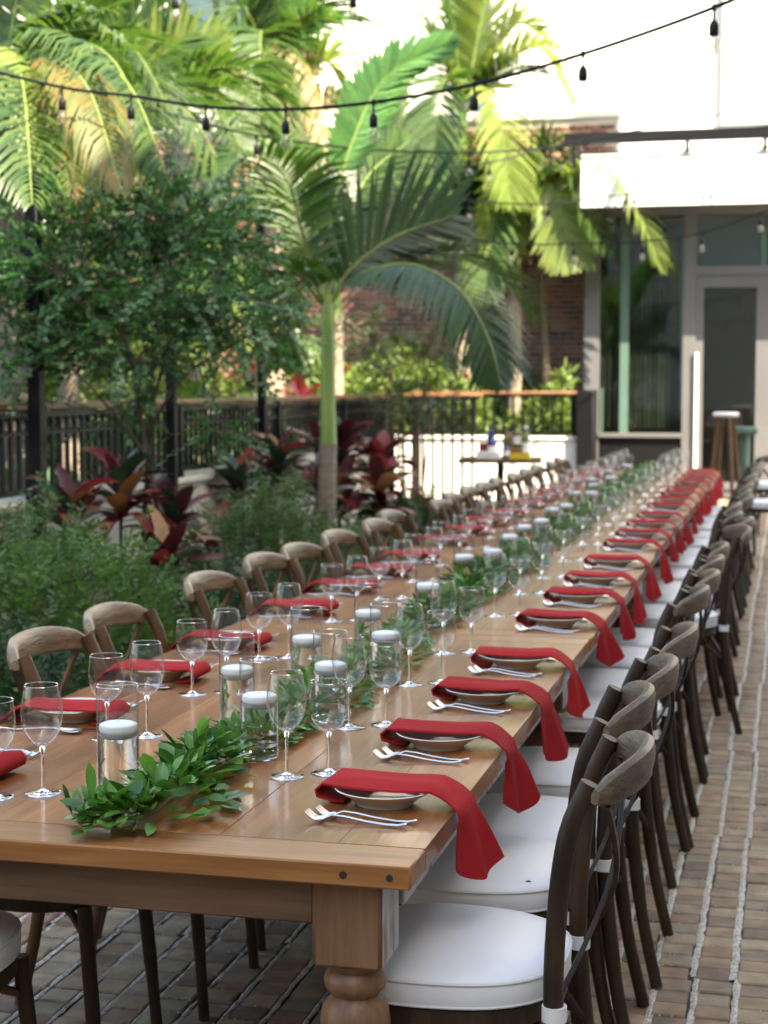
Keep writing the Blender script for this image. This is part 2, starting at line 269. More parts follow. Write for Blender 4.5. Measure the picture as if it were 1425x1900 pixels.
# ------------------------------------------------------------------ mesh builder
class MB:
    def __init__(s): s.v = []; s.f = []
    def add(s, vs, fs):
        b = len(s.v); s.v += [tuple(v) for v in vs]; s.f += [tuple(i + b for i in f) for f in fs]; return s
    def box(s, x0, x1, y0, y1, z0, z1, c=0.0):
        if c <= 0:
            return s.add([(x0, y0, z0), (x1, y0, z0), (x1, y1, z0), (x0, y1, z0), (x0, y0, z1), (x1, y0, z1), (x1, y1, z1), (x0, y1, z1)],
                         [(0, 3, 2, 1), (4, 5, 6, 7), (0, 1, 5, 4), (1, 2, 6, 5), (2, 3, 7, 6), (3, 0, 4, 7)])
        V = []; lo = (x0, y0, z0); hi = (x1, y1, z1)
        idx = {}
        for sx in (0, 1):
            for sy in (0, 1):
                for sz in (0, 1):
                    for a in range(3):
                        p = [(hi if q else lo)[k] for k, q in enumerate((sx, sy, sz))]
                        for k, q in enumerate((sx, sy, sz)):
                            if k != a: p[k] += -c if q else c
                        idx[(sx, sy, sz, a)] = len(V); V.append(p)
        Fs = []
        for a in range(3):
            u, w = [k for k in range(3) if k != a]
            for q in (0, 1):
                r = []
                for (i, j) in ((0, 0), (1, 0), (1, 1), (0, 1)):
                    k = [0, 0, 0]; k[a] = q; k[u] = i; k[w] = j; r.append(idx[(*k, a)])
                Fs.append(r)
            # edges running along a
            for i in (0, 1):
                for j in (0, 1):
                    k0 = [0, 0, 0]; k0[u] = i; k0[w] = j; k1 = list(k0); k1[a] = 1
                    Fs.append([idx[(*k0, u)], idx[(*k0, w)], idx[(*k1, w)], idx[(*k1, u)]])
        for sx in (0, 1):
            for sy in (0, 1):
                for sz in (0, 1): Fs.append([idx[(sx, sy, sz, a)] for a in range(3)])
        return s.add(V, Fs)
    def lathe(s, prof, n=24, cx=0, cy_=0, z=0, cap=True):
        V = []; Fs = []
        for r, h in prof:
            for k in range(n):
                a = 2 * math.pi * k / n; V.append((cx + r * math.cos(a), cy_ + r * math.sin(a), z + h))
        for i in range(len(prof) - 1):
            for k in range(n):
                k2 = (k + 1) % n; Fs.append((i * n + k, i * n + k2, (i + 1) * n + k2, (i + 1) * n + k))
        if cap:
            if prof[0][0] > 1e-6: Fs.append(tuple(range(n - 1, -1, -1)))
            if prof[-1][0] > 1e-6: Fs.append(tuple((len(prof) - 1) * n + k for k in range(n)))
        return s.add(V, Fs)
    def tube(s, pts, r, n=10, cap=True, flat=None):
        pts = [Vector(p) for p in pts]; m = len(pts)
        rs = r if isinstance(r, (list, tuple)) else [r] * m
        V = []; Fs = []; prev = None
        for i, p in enumerate(pts):
            t = (pts[min(i + 1, m - 1)] - pts[max(i - 1, 0)]).normalized()
            if prev is None:
                a = Vector((0, 0, 1)) if abs(t.z) < 0.9 else Vector((1, 0, 0)); u = t.cross(a).normalized()
            else: u = (prev - t * prev.dot(t)).normalized()
            prev = u; w = t.cross(u)
            for k in range(n):
                a = 2 * math.pi * k / n; V.append(p + u * math.cos(a) * rs[i] + w * math.sin(a) * rs[i])
        for i in range(m - 1):
            for k in range(n):
                k2 = (k + 1) % n; Fs.append((i * n + k, i * n + k2, (i + 1) * n + k2, (i + 1) * n + k))
        if cap: Fs.append(tuple(range(n - 1, -1, -1))); Fs.append(tuple((m - 1) * n + k for k in range(n)))
        return s.add(V, Fs)
    def loft(s, rings, close=True, cap=True):
        n = len(rings[0]); V = [p for r_ in rings for p in r_]; Fs = []
        for i in range(len(rings) - 1):
            for k in range(n if close else n - 1):
                k2 = (k + 1) % n; Fs.append((i * n + k, i * n + k2, (i + 1) * n + k2, (i + 1) * n + k))
        if cap and close: Fs.append(tuple(range(n - 1, -1, -1))); Fs.append(tuple((len(rings) - 1) * n + k for k in range(n)))
        return s.add(V, Fs)
    def mesh(s, name, mat, smooth=True, angle=40):
        me = bpy.data.meshes.new(name); me.from_pydata(s.v, [], s.f)
        me.materials.append(mat)
        import bmesh
        bm = bmesh.new(); bm.from_mesh(me); bmesh.ops.recalc_face_normals(bm, faces=bm.faces); bm.to_mesh(me); bm.free()
        if smooth:
            me.shade_smooth(); me.set_sharp_from_angle(angle=R(angle))
        return me
def link(name, me, parent=None, loc=None, rz=None):
    o = bpy.data.objects.new(name, me); COL.objects.link(o)
    if parent: o.parent = parent
    if loc is not None: o.location = loc
    if rz is not None: o.rotation_euler = (0, 0, rz)
    return o
def part(name, mb, mat, parent=None, smooth=True, loc=None):
    return link(name, mb.mesh(name, MAT[mat] if isinstance(mat, str) else mat, smooth), parent, loc)
def npmesh(name, V, F, mat, smooth=False):
    me = bpy.data.meshes.new(name); k = F.shape[1]
    me.vertices.add(len(V)); me.vertices.foreach_set('co', V.astype(np.float32).ravel())
    me.loops.add(F.size); me.loops.foreach_set('vertex_index', F.astype(np.int32).ravel())
    me.polygons.add(len(F)); me.polygons.foreach_set('loop_start', np.arange(0, F.size, k, dtype=np.int32))
    me.materials.append(MAT[mat]); me.update(calc_edges=True); me.validate()
    if smooth: me.shade_smooth()
    return me
def thing(name, label, cat, loc=(0, 0, 0), rz=0, group=None):
    o = bpy.data.objects.new(name, None); COL.objects.link(o); o.location = loc; o.rotation_euler = (0, 0, rz)
    o.empty_display_size = 0.1
    return tag(o, label, cat, group)
def tag(o, label, cat, group=None):
    o['label'] = label; o['category'] = cat
    if group: o['group'] = group
    return o
def struct(o): o['kind'] = 'structure'; return o
def stuff(o): o['kind'] = 'stuff'; return o
def dup(o, parent=None, top=True):
    c = o.copy(); COL.objects.link(c)
    if parent: c.parent = parent
    for ch in o.children: dup(ch, c)
    return c
ORD = ['first', 'second', 'third', 'fourth', 'fifth', 'sixth', 'seventh', 'eighth', 'ninth', 'tenth', 'eleventh', 'twelfth', 'thirteenth', 'fourteenth',
       'fifteenth', 'sixteenth', 'seventeenth', 'eighteenth', 'nineteenth', 'twentieth', 'twenty-first', 'twenty-second', 'twenty-third', 'twenty-fourth', 'twenty-fifth', 'twenty-sixth', 'twenty-seventh', 'twenty-eighth', 'twenty-ninth', 'thirtieth']
def smooth_path(pts, k=6):
    pts = [Vector(p) for p in pts]; out = []
    P = [pts[0] * 2 - pts[1]] + pts + [pts[-1] * 2 - pts[-2]]
    for i in range(1, len(P) - 2):
        for j in range(k):
            t = j / k; a, b, c, d = P[i - 1], P[i], P[i + 1], P[i + 2]
            out.append(0.5 * ((2 * b) + (c - a) * t + (2 * a - 5 * b + 4 * c - d) * t * t + (3 * b - a - 3 * c + d) * t ** 3))
    out.append(pts[-1]); return out

# ================================================================== ground
FX0, FX1, FY0, FY1 = -2.35, 4.0, 0.6, 22.25
g = MB().box(-60, 60, -60, 90, -0.30, -0.05); struct(part('ground', g, 'soil', smooth=False))
floor = struct(part('patio_floor', MB().box(FX0, FX1, FY0 - 6, FY1, -0.049, -0.007), 'dust', smooth=False))
bed = MB()
nx, ny = 24, 90
V = [(-4.0 + (FX0 + 4.0) * i / nx, 0.6 + 20.2 * j / ny, 0.015 + 0.03 * math.sin(i * 1.3) * math.cos(j * 0.9) + rnd.uniform(0, .02)) for j in range(ny + 1) for i in range(nx + 1)]
bed.add(V, [(j * (nx + 1) + i, j * (nx + 1) + i + 1, (j + 1) * (nx + 1) + i + 1, (j + 1) * (nx + 1) + i) for j in range(ny) for i in range(nx)])
struct(part('planting_bed', bed, 'soil'))
struct(part('lawn', MB().box(-40, -4.2, -5, 60, -0.05, 0.02), 'soil', smooth=False))

PX, PY = 0.1, 0.0885
breaks = [(-9, 0.0), (4.25, -0.010), (5.62, 0.0), (6.97, -0.014), (8.6, 0.0), (10.4, -0.012), (12.4, 0.0), (14.5, -0.01), (17, 0.0), (19.5, -0.01)]
def shift(y):
    s_ = 0
    for b, v in breaks:
        if y >= b: s_ = v
    return s_
def paver_va(w, l, h=0.03, c=0.004):
    a, b = w / 2, l / 2
    return [(-a, -b, -h), (a, -b, -h), (a, b, -h), (-a, b, -h), (-a, -b, -c), (a, -b, -c), (a, b, -c), (-a, b, -c),
            (-a + c, -b + c, 0), (a - c, -b + c, 0), (a - c, b - c, 0), (-a + c, b - c, 0)], \
           [(0, 1, 5, 4), (1, 2, 6, 5), (2, 3, 7, 6), (3, 0, 4, 7), (4, 5, 9, 8), (5, 6, 10, 9), (6, 7, 11, 10), (7, 4, 8, 11), (8, 9, 10, 11)]
pav_meshes = []
for k in range(6):
    v, f = paver_va(PX - 0.017 + rnd.uniform(-.003, .002), PY - 0.006 + rnd.uniform(-.003, .001)); mb = MB().add(v, f); pav_meshes.append(mb.mesh('paver', MAT['paver'], False))
cells = []
ncx = int((FX1 - FX0) / PX); ncy = int((FY1 - FY0) / PY)
for j in range(ncy):
    y = FY0 + (j + .5) * PY; s_ = shift(y)
    for i in range(ncx):
        x = FX0 + (i + .5) * PX + s_ - 0.0 + 0.047
        if x - PX / 2 < FX0 + 0.005 or x + PX / 2 > FX1: continue
        cells.append((x + .004 * math.sin(y * 2.3 + i) + rnd.uniform(-.003, .003), y + rnd.uniform(-.002, .002)))
def weight(c):                        # pavers the photograph shows largest
    x, y = c
    r_ = x * math.cos(YAW) + y * math.sin(YAW); fo = -x * math.sin(YAW) + y * math.cos(YAW)
    px = 712.5 + F_PX * r_ / fo; py = 710 + 4703 / fo
    vis = (1120 < px < 1440 and py < 1915 and py > 1150 and px > 1120 + (1900 - py) * 0.16) or (-10 < px < 560 and 1700 < py < 1915)
    return (0 if vis else 100) + fo
order = sorted(range(len(cells)), key=lambda k: weight(cells[k]))
own = set(order[:300])
bv, bf = paver_va(PX - 0.017, PY - 0.007); bv = np.array(bv); bf = np.array(bf)
VV = []; FF = []
for k, (x, y) in enumerate(cells):
    z = rnd.uniform(-.0035, .0015); rz = rnd.uniform(-.02, .02)
    if k in own:
        o = link('paver', pav_meshes[rnd.randrange(6)], floor, (x, y, z), rz); o.rotation_euler = (rnd.uniform(-.01, .01), rnd.uniform(-.01, .01), rz)
    else:
        c, s_ = math.cos(rz), math.sin(rz)
        p = bv.copy(); q = p.copy(); q[:, 0] = p[:, 0] * c - p[:, 1] * s_ + x; q[:, 1] = p[:, 0] * s_ + p[:, 1] * c + y; q[:, 2] += z
        VV.append(q); FF.append(bf + 12 * len(FF))
stuff(link('paver', npmesh('paver_field', np.concatenate(VV), np.concatenate(FF), 'paver'), floor))
gm = MB()                                                                  # pale grit raked into the long joints
yb = [b for b, _ in breaks[1:]] + [FY1]; y0 = FY0
for bi, y1 in enumerate(yb):
    s_ = shift((y0 + y1) / 2)
    for i in range(ncx + 1):
        x = FX0 + i * PX + s_ + 0.047
        if x < FX0 or x > FX1 - .01: continue
        n_ = max(2, int((y1 - y0) / 0.03)) if (y1 < 13 and x > -2.4 and x < 0.6) else 3
        L = []; Rr = []
        for q in range(n_ + 1):
            y = y0 + (y1 - y0) * q / n_; x_ = x; x = x_ + rnd.uniform(-.0022, .0022); w = (0.0078 if x > -.75 else .0045) + rnd.uniform(0, .003)
            L.append((x - w, y, -.004)); Rr.append((x + w + rnd.uniform(0, .002), y, -.004)); x = x_
        Mi = [((a[0] + b[0]) / 2, a[1], -.0005 + rnd.uniform(-.002, .002)) for a, b in zip(L, Rr)]
        for A, B in ((L, Mi), (Mi, Rr)):
            gm.add(A + B, [(k_, k_ + n_ + 1, k_ + n_ + 2, k_ + 1) for k_ in range(n_)])
    y0 = y1
stuff(part('joint_grit', gm, 'grit', floor, smooth=False))
GV = []; GF = []                                                            # loose grains
oct_v = np.array([(1, 0, 0), (-1, 0, 0), (0, 1, 0), (0, -1, 0), (0, 0, 1), (0, 0, -1)], float)
oct_f = np.array([(0, 2, 4), (2, 1, 4), (1, 3, 4), (3, 0, 4), (2, 0, 5), (1, 2, 5), (3, 1, 5), (0, 3, 5)])
def grain(x, y, z, r_):
    GF.append(oct_f + 6 * len(GV)); GV.append(oct_v * r_ * npr.uniform(.6, 1.3, (1, 3)) + (x, y, z))
for _ in range(15000):
    x = rnd.uniform(-2.3, 0.5); y = 2.6 + (rnd.random() ** 1.5) * 8
    if -0.5 > x > -1.0 and rnd.random() < .6: continue
    if rnd.random() < .55: jy = FY0 + round((y - FY0) / PY) * PY + rnd.gauss(0, .0018); jx = x
    else:
        jx = FX0 + .047 + shift(y) + round((x - FX0 - .047 - shift(y)) / PX) * PX + rnd.gauss(0, .006); jy = y
    if rnd.random() < 0.5 + 0.5 * math.sin(jx * 9 + jy * 4) * math.sin(jy * 3.1 - jx * 2): grain(jx, jy, -.001, rnd.uniform(.0014, .0032))
stuff(link('loose_grit', npmesh('loose_grit', np.concatenate(GV), np.concatenate(GF), 'grit'), floor))

# ================================================================== low walls and railings
w = thing('garden_wall', 'low cream stucco wall carrying the black railing behind the planting bed', 'wall', (-4.02, 9, 0))
part('wall_body', MB().box(-.11, .11, -7, 7.2, -.05, .86, .006), 'stucco', w); part('coping', MB().box(-.14, .14, -7, 7.24, .86, .9, .008), 'stucco', w)
w = thing('garden_wall', 'low white wall in full sun at the far end below the railing', 'wall', (-3.7, 21.1, 0))
part('wall_body', MB().box(-1.5, 1.28, -.1, .1, -.05, .80, .006), 'white_wall', w); part('coping', MB().box(-1.52, 1.3, -.13, .13, .80, .845, .008), 'white_wall', w)
baluster_m = MB().box(-.011, .011, -.011, .011, 0, 1).mesh('baluster', MAT['black'], False)
ringpts = [(0, .034 * math.cos(a), .034 * math.sin(a)) for a in [2 * math.pi * k / 12 for k in range(13)]]
ring_m = MB().tube(ringpts, .006, 5, cap=False).mesh('ring', MAT['black'])
def railing(label, p0, p1, zb, zt, pitch, rings, posts, wood=True, fat=1.0):
    p0, p1 = Vector(p0), Vector(p1); L = (p1 - p0).length; a = math.atan2(p1.y - p0.y, p1.x - p0.x)
    r_ = thing('railing', label, 'railing', p0, a)
    part('bottom_rail', MB().box(0, L, -.018, .018, zb + .04, zb + .07), 'black', r_)
    part('top_rail', MB().box(0, L, -.018, .018, zt - .075, zt - .045), 'black', r_)
    part('handrail', MB().box(-.03, L + .03, -.045, .045, zt - .04, zt, .01), 'rail_wood' if wood else 'black', r_)
    for k in range(int(L / pitch)):
        x = pitch * (k + .5)
        o = link('baluster', baluster_m, r_, (x, 0, zb + .07)); o.scale = (fat, fat, zt - zb - .145)
        if rings:
            o = link('ring', ring_m, r_, (x + pitch / 2, 0, zt - .115), R(90))
    if rings: part('middle_rail', MB().box(0, L, -.012, .012, zt - .17, zt - .155), 'black', r_)
    for q in posts:
        part('post', MB().box(q - .03, q + .03, -.03, .03, zb - (.0 if zb > .2 else 0), zt - .04, .004), 'black', r_)
    return r_
railing('long black iron railing with a row of rings and brown wooden handrail behind the bed', (-3.95, 3.0, 0), (-3.95, 16.2, 0), .90, 1.42, .10, True, [.05, 2.6, 5.2, 7.4, 9.6, 11.6, 13.15])
railing('black iron railing with brown handrail on top of the far white wall', (-4.75, 21.08, 0), (-2.61, 21.08, 0), .845, 1.42, .125, False, [.03, 2.1], fat=1.35)
railing('tall black picket railing standing in front of the far white wall', (-4.75, 19.7, 0), (-3.62, 19.7, 0), .05, 1.40, .122, False, [.03, .36], fat=1.4)
railing('short black iron railing running back between the bed and the far wall', (-3.95, 16.25, 0), (-4.78, 19.65, 0), .05, 1.42, .10, True, [3.4])
part_ = tag(part('end_pier', MB().box(-2.60, -2.385, 20.85, 21.25, 0, 1.44, .01), 'frame_black'), 'black square pier closing the right end of the far railing', 'pier')
sr = thing('stair_rail', 'white sloping stair rail seen through the left railing', 'stair rail', (-5.6, 17.5, 0))
part('rail', MB().tube([(-.5, -2.0, 1.35), (.55, 2.2, .75)], .03, 8), 'white_paint', sr); part('leg', MB().tube([(-.4, -1.6, 0), (-.4, -1.6, 1.28)], .02, 8), 'white_paint', sr)
part('leg', MB().tube([(.5, 2.0, 0), (.5, 2.0, .77)], .02, 8), 'white_paint', sr)

# tall posts for the lights
POSTS = []
for k, (px, w_) in enumerate([(68, .034), (319, .03), (487, .03), (614, .028)]):
    d = ray(px, 800); Y = -3.80 * d[1] / d[0]; POSTS.append(Vector((-3.80, Y, 2.95)))
    pl = thing('light_post', ['nearest tall black square post standing in front of the railing', 'second tall black post behind the small leafy tree', 'third tall black post just left of the palm trunk',
                              'farthest tall black post close to the right of the palm trunk'][k], 'post', (-3.80, Y, 0), 0, 'posts carrying the string lights')
    part('shaft', MB().box(-w_, w_, -w_, w_, 0, 2.95 if k else 2.6, .003), 'black', pl); part('base', MB().box(-.07, .07, -.07, .07, 0, .03, .004), 'black', pl)
    part('hook', MB().tube([(w_, 0, (2.95 if k else 2.6) - .07), (w_ + .05, 0, (2.95 if k else 2.6) - .05), (w_ + .06, 0, (2.95 if k else 2.6) - .0)], .006, 6), 'black', pl)

# ================================================================== buildings
# brick wall behind the garden
bw = thing('brick_building', 'red brick building with sunlit patches behind the palms', 'building', (-7.0, 23.4, 0))
part('wall', MB().box(-9, 4.62, 0, .3, -.1, 5.2), 'mortar', bw, smooth=False)
part('parapet', MB().box(-9.05, 4.65, -.06, .34, 5.2, 5.32, .01), 'white_wall', bw)
BL, BH, G = .203, .062, .011
brick_ms = [MB().box(-(BL + rnd.uniform(-.004, .003)) / 2, BL / 2, -.014 - rnd.uniform(0, .003), .01, 0, BH + rnd.uniform(-.002, .001), .0).mesh('brick', MAT['brick'], False) for _ in range(5)]
def lay_bricks(parent, wx, wy, x0, x1, z1, regions, limit=300):
    cells = []
    for r_ in range(int(z1 / (BH + G))):
        z = r_ * (BH + G); off = (r_ % 2) * (BL + G) / 2
        x = x0 + off + BL / 2
        while x + BL / 2 < x1:
            p = (x, z); cells.append(p); x += BL + G
    def score(c):
        X, Z = wx + c[0], c[1] + BH / 2
        rr = X * math.cos(YAW) + wy * math.sin(YAW); fo = -X * math.sin(YAW) + wy * math.cos(YAW)
        px, py = 712.5 + F_PX * rr / fo, 710 - F_PX * (Z - CAM_H) / fo
        return min(max(abs(px - a) / b, abs(py - c_) / d_) for a, b, c_, d_ in regions)
    cells.sort(key=score); VB = []; FB = []
    cf = np.array([(0, 1, 5, 4), (1, 2, 6, 5), (2, 3, 7, 6), (3, 0, 4, 7), (4, 5, 6, 7)])
    for k, (x, z) in enumerate(cells):
        if k < limit: link('brick', brick_ms[k % 5], parent, (x, 0, z))
        else:
            pr = .014 + rnd.uniform(0, .004); a = BL / 2
            VB.append(np.array([(x - a, 0, z), (x + a, 0, z), (x + a, 0, z + BH), (x - a, 0, z + BH), (x - a, -pr, z), (x + a, -pr, z), (x + a, -pr, z + BH), (x - a, -pr, z + BH)])); FB.append(cf + 8 * len(FB))
    stuff(link('brick', npmesh('brick_field', np.concatenate(VB), np.concatenate(FB), 'brick'), parent))
lay_bricks(bw, -7.0, 23.4, -9, 4.6, 5.15, [(690, 70, 600, 90), (850, 90, 660, 55), (1020, 62, 600, 120)], 300)

# white building above and behind
ub = thing('white_building', 'tall white building blazing in sunlight behind the palms', 'building', (-6, 29, 0))
part('wall', MB().box(-16, 12, 0, .4, -.1, 16), 'white_wall', ub, smooth=False)
def window(parent, x0, x1, z0, z1, yf, fm='frame_black', pm='pane_teal', bars=(), t=.06):
    f = MB(); f.box(x0, x0 + t, yf - .06, yf, z0, z1); f.box(x1 - t, x1, yf - .06, yf, z0, z1); f.box(x0 + t, x1 - t, yf - .06, yf, z0, z0 + t); f.box(x0 + t, x1 - t, yf - .06, yf, z1 - t, z1)
    for b in bars: f.box(b - t / 2, b + t / 2, yf - .055, yf, z0 + t, z1 - t)
    w_ = part('window', f, fm, parent, smooth=False)
    part('pane', MB().box(x0 + t, x1 - t, yf - .03, yf - .02, z0 + t, z1 - t), pm, w_, smooth=False); return w_
a = at(338, 112, 29); b = at(450, 0, 29); window(ub, a.x + 6, b.x + 6, a.z, b.z + 1.6, -.003, t=.09, bars=((a.x + b.x) / 2 + 6.1,))
a = at(862, 250, 29); b = at(912, 0, 29); window(ub, a.x + 6, b.x + 6, a.z, b.z + 1.6, -.003, 'frame_grey', t=.05)

# storefront
SY = 22.3
sf = thing('storefront', 'grey framed glass storefront with a tall door at the end of the patio', 'building', (0, SY, 0))
def sx(px): return at(px, 700, SY).x
def sz(py, px=1270): return at(px, py, SY).z
part('kick_panel', MB().box(sx(1104), sx(1288), -.02, .1, 0, sz(812), .004), 'frame_black', sf)
part('side_panel', MB().box(sx(1084), sx(1112), -.06, .12, 0, sz(398), .004), 'frame_grey', sf)
part('header', MB().box(sx(1084), 1.6, -.05, .12, sz(400), sz(372), .004), 'frame_grey', sf)
part('mullion', MB().box(sx(1266), sx(1290), -.07, .12, 0, sz(400), .004), 'frame_grey', sf)
part('transom_bar', MB().box(sx(1288), 1.6, -.055, .12, sz(512), sz(495), .004), 'frame_grey', sf)
part('sill', MB().box(sx(1112), sx(1266), -.09, .02, sz(812), sz(804), .003), 'frame_grey', sf)
pn = part('window', MB().box(sx(1112), sx(1266), .02, .035, sz(804), sz(400)), 'pane', sf, smooth=False)
part('curtain', MB().loft([[(sx(1112) + (sx(1266) - sx(1112)) * k / 60, .09 + .012 * math.sin(k * 1.9) + .006 * math.sin(k * .7), z) for k in range(61)] for z in (sz(795), sz(430))], close=False), 'curtain', pn)
part('green_edge', MB().box(sx(1150), sx(1166), -.015, .0, sz(804), sz(400)), 'mint', sf); part('green_edge', MB().box(sx(1262), sx(1267), -.02, .0, sz(760), sz(405)), 'mint', sf)
part('green_edge', MB().box(sx(1116), sx(1119), -.015, .0, sz(804), sz(720)), 'mint', sf)
tw = part('transom_window', MB().box(sx(1288), 1.5, .02, .035, sz(495), sz(400)), 'pane_teal', sf, smooth=False)
part('green_edge', MB().box(sx(1408), sx(1418), -.0, .018, sz(495), sz(425)), 'mint', sf)
dr = MB(); X0, X1 = sx(1290) + .001, sx(1430) + .35; gx0, gx1 = sx(1304), sx(1402)
dr.box(X0, gx0, -.03, .05, .02, sz(512)); dr.box(gx1, X1, -.03, .05, .02, sz(512)); dr.box(gx0, gx1, -.03, .05, sz(534), sz(512)); dr.box(gx0, gx1, -.03, .05, .02, .22)
do = part('door', dr, 'frame_grey', sf, smooth=False)
part('pane', MB().box(gx0, gx1, .0, .012, .22, sz(534)), 'pane', do, smooth=False)
hx = sx(1292); part('handle', MB().tube([(hx, -.10, sz(868)), (hx, -.10, sz(655))], .027, 10).tube([(hx, -.1, sz(840)), (hx, -.03, sz(840))], .014, 8).tube([(hx, -.1, sz(680)), (hx, -.03, sz(680))], .014, 8), 'white_paint', do)
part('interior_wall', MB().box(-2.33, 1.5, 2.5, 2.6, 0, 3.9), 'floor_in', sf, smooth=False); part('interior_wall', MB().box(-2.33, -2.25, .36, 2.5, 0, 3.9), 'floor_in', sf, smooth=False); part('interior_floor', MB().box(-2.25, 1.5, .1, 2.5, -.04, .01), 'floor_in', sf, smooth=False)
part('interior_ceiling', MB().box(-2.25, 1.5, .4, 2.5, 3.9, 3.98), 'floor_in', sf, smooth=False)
part('upper_wall', MB().box(sx(1150), 2.2, .4, .7, 4.2, 12), 'white_wall', sf, smooth=False)
part('end_wall', MB().box(1.5, 2.2, -.05, .4, 0, 4.2), 'white_wall', sf, smooth=False)
a = at(1331, 240, SY + .39); window(sf, a.x, 1.4, a.z, 8.0, .398, 'frame_grey', 'pane_pale', t=.05)
part('ceiling_slab', MB().box(sx(1084), 2.2, .0, .4, 3.93, 4.2), 'white_wall', sf, smooth=False)
# white awning with its black front bar
AY = 21.2
aw = thing('awning', 'white fabric awning with a black front beam above the storefront', 'awning', (0, AY, 0))
ax0 = at(1078, 330, AY).x; zt, zb_ = at(1250, 285, AY).z, at(1250, 381, AY).z
part('valance', MB().box(ax0, 2.0, 0, .03, zb_, zt, .004), 'white_paint', aw)
part('roof', MB().loft([[(ax0, 0, zt), (2.0, 0, zt), (2.0, 1.08, zt + .12), (ax0, 1.08, zt + .12)], [(ax0, 0, zt + .02), (2.0, 0, zt + .02), (2.0, 1.08, zt + .14), (ax0, 1.08, zt + .14)]]), 'white_paint', aw)
part('front_beam', MB().box(at(1048, 250, AY).x, 2.1, -.06, -.0, at(1200, 265, AY).z, at(1200, 243, AY).z, .006), 'frame_black', aw)
part('thin_bar', MB().box(ax0, 2.1, -.05, -.03, zt + .025, zt + .045), 'frame_black', aw)
for px in (1066, 1276, 1420):
    q = at(px, 250, AY).x; part('bracket', MB().box(q - .025, q + .025, -.045, -.005, zt - .15 if px == 1066 else zt + .0, at(1200, 265, AY).z - .002), 'frame_black', aw)
part('side_arm', MB().tube([(ax0 - .03, .0, zt + .15), (ax0 - .05, .5, zt + .02), (ax0 - .03, 1.0, zt - .3)], .02, 8), 'frame_black', aw)
# unseen building right of the patio, sized and placed to shade the tables
rb = struct(part('side_shade_building', MB().box(4.0, 14, -25, 12.5, -.05, 12.0), 'building', smooth=False))

struct(part('rear_reflection_block', MB().box(-16, 12, -24, -12, -.05, 9.0), 'building', smooth=False))  # unseen block added behind the camera to darken reflections in the storefront glass

# ================================================================== vegetation
def ribbon_frond(path, n, L, width, droop=0.5, fwd=0.75, roll=0.0, lift=0.25, tipfrac=0.35, start=0.12, jitter=0.1, segs=3, both=True):
    """arrays for the leaflets of one feather palm frond"""
    P = smooth_path(path, 8); m = len(P); V = []; F = []
    cum = [0]
    for i in range(1, m): cum.append(cum[-1] + (P[i] - P[i - 1]).length)
    tot = cum[-1]
    def samp(t):
        s_ = t * tot
        for i in range(1, m):
            if cum[i] >= s_ - 1e-9:
                q = (s_ - cum[i - 1]) / max(1e-9, cum[i] - cum[i - 1]); return P[i - 1].lerp(P[i], q), (P[i] - P[i - 1]).normalized()
        return P[-1], (P[-1] - P[-2]).normalized()
    for i in range(n):
        t = start + (1 - start) * (i + .5) / n
        p, T = samp(t)
        up = Vector((0, 0, 1)); S = T.cross(up)
        if S.length < .15: S = T.cross(Vector((0.3, 1, 0)))
        S.normalize(); S = Matrix.Rotation(roll, 3, T) @ S; N = S.cross(T).normalized()
        u = (t - start) / (1 - start)
        prof = (math.sin(math.pi * (0.12 + 0.78 * u)) ** 0.7)
        if u > .85: prof *= 1 - (1 - tipfrac) * (u - .85) / .15
        for sd in ((1, -1) if both else (1,)):
            ll = L * prof * rnd.uniform(1 - jitter, 1 + jitter); fa = fwd * (0.55 + 0.7 * u) + rnd.uniform(-.08, .08)
            d = (S * sd * math.cos(fa) + T * math.sin(fa) + N * (lift + rnd.uniform(-.08, .08))).normalized()
            q = p.copy(); base = len(V)
            wd = d.cross(N).normalized(); fold = (wd * .9 + N * .35).normalized()
            for k in range(segs + 1):
                wk = width * [0.45, 1.0, 0.75, 0.06][k] if segs == 3 else width * (1 - k / segs)
                V.append(q - fold * wk / 2); V.append(q + fold * wk / 2)
                if k < segs:
                    q = q + d * ll / segs
                    d = (d + Vector((0, 0, -1)) * droop * (0.35 + .4 * k)).normalized()
            for k in range(segs): F.append((base + 2 * k, base + 2 * k + 1, base + 2 * k + 3, base + 2 * k + 2))
    return P, V, F
def frond(parent, org, path, L=.5, width=.03, n=44, mat='frond_mid', rach='rachis', r=.014, label=None, **kw):
    """path: world points; org: the palm's own origin"""
    path = [Vector(p) - org for p in path]
    P, V, F = ribbon_frond(path, n, L, width, **kw)
    o = link('frond', npmesh('frond', np.array([tuple(v) for v in V]), np.array(F), mat, True), parent)
    m = len(P); part('stalk', MB().tube(P, [r * (1 - .8 * i / (m - 1)) for i in range(m)], 5, cap=False), rach, o)
    if label: o['label'] = label
    return o
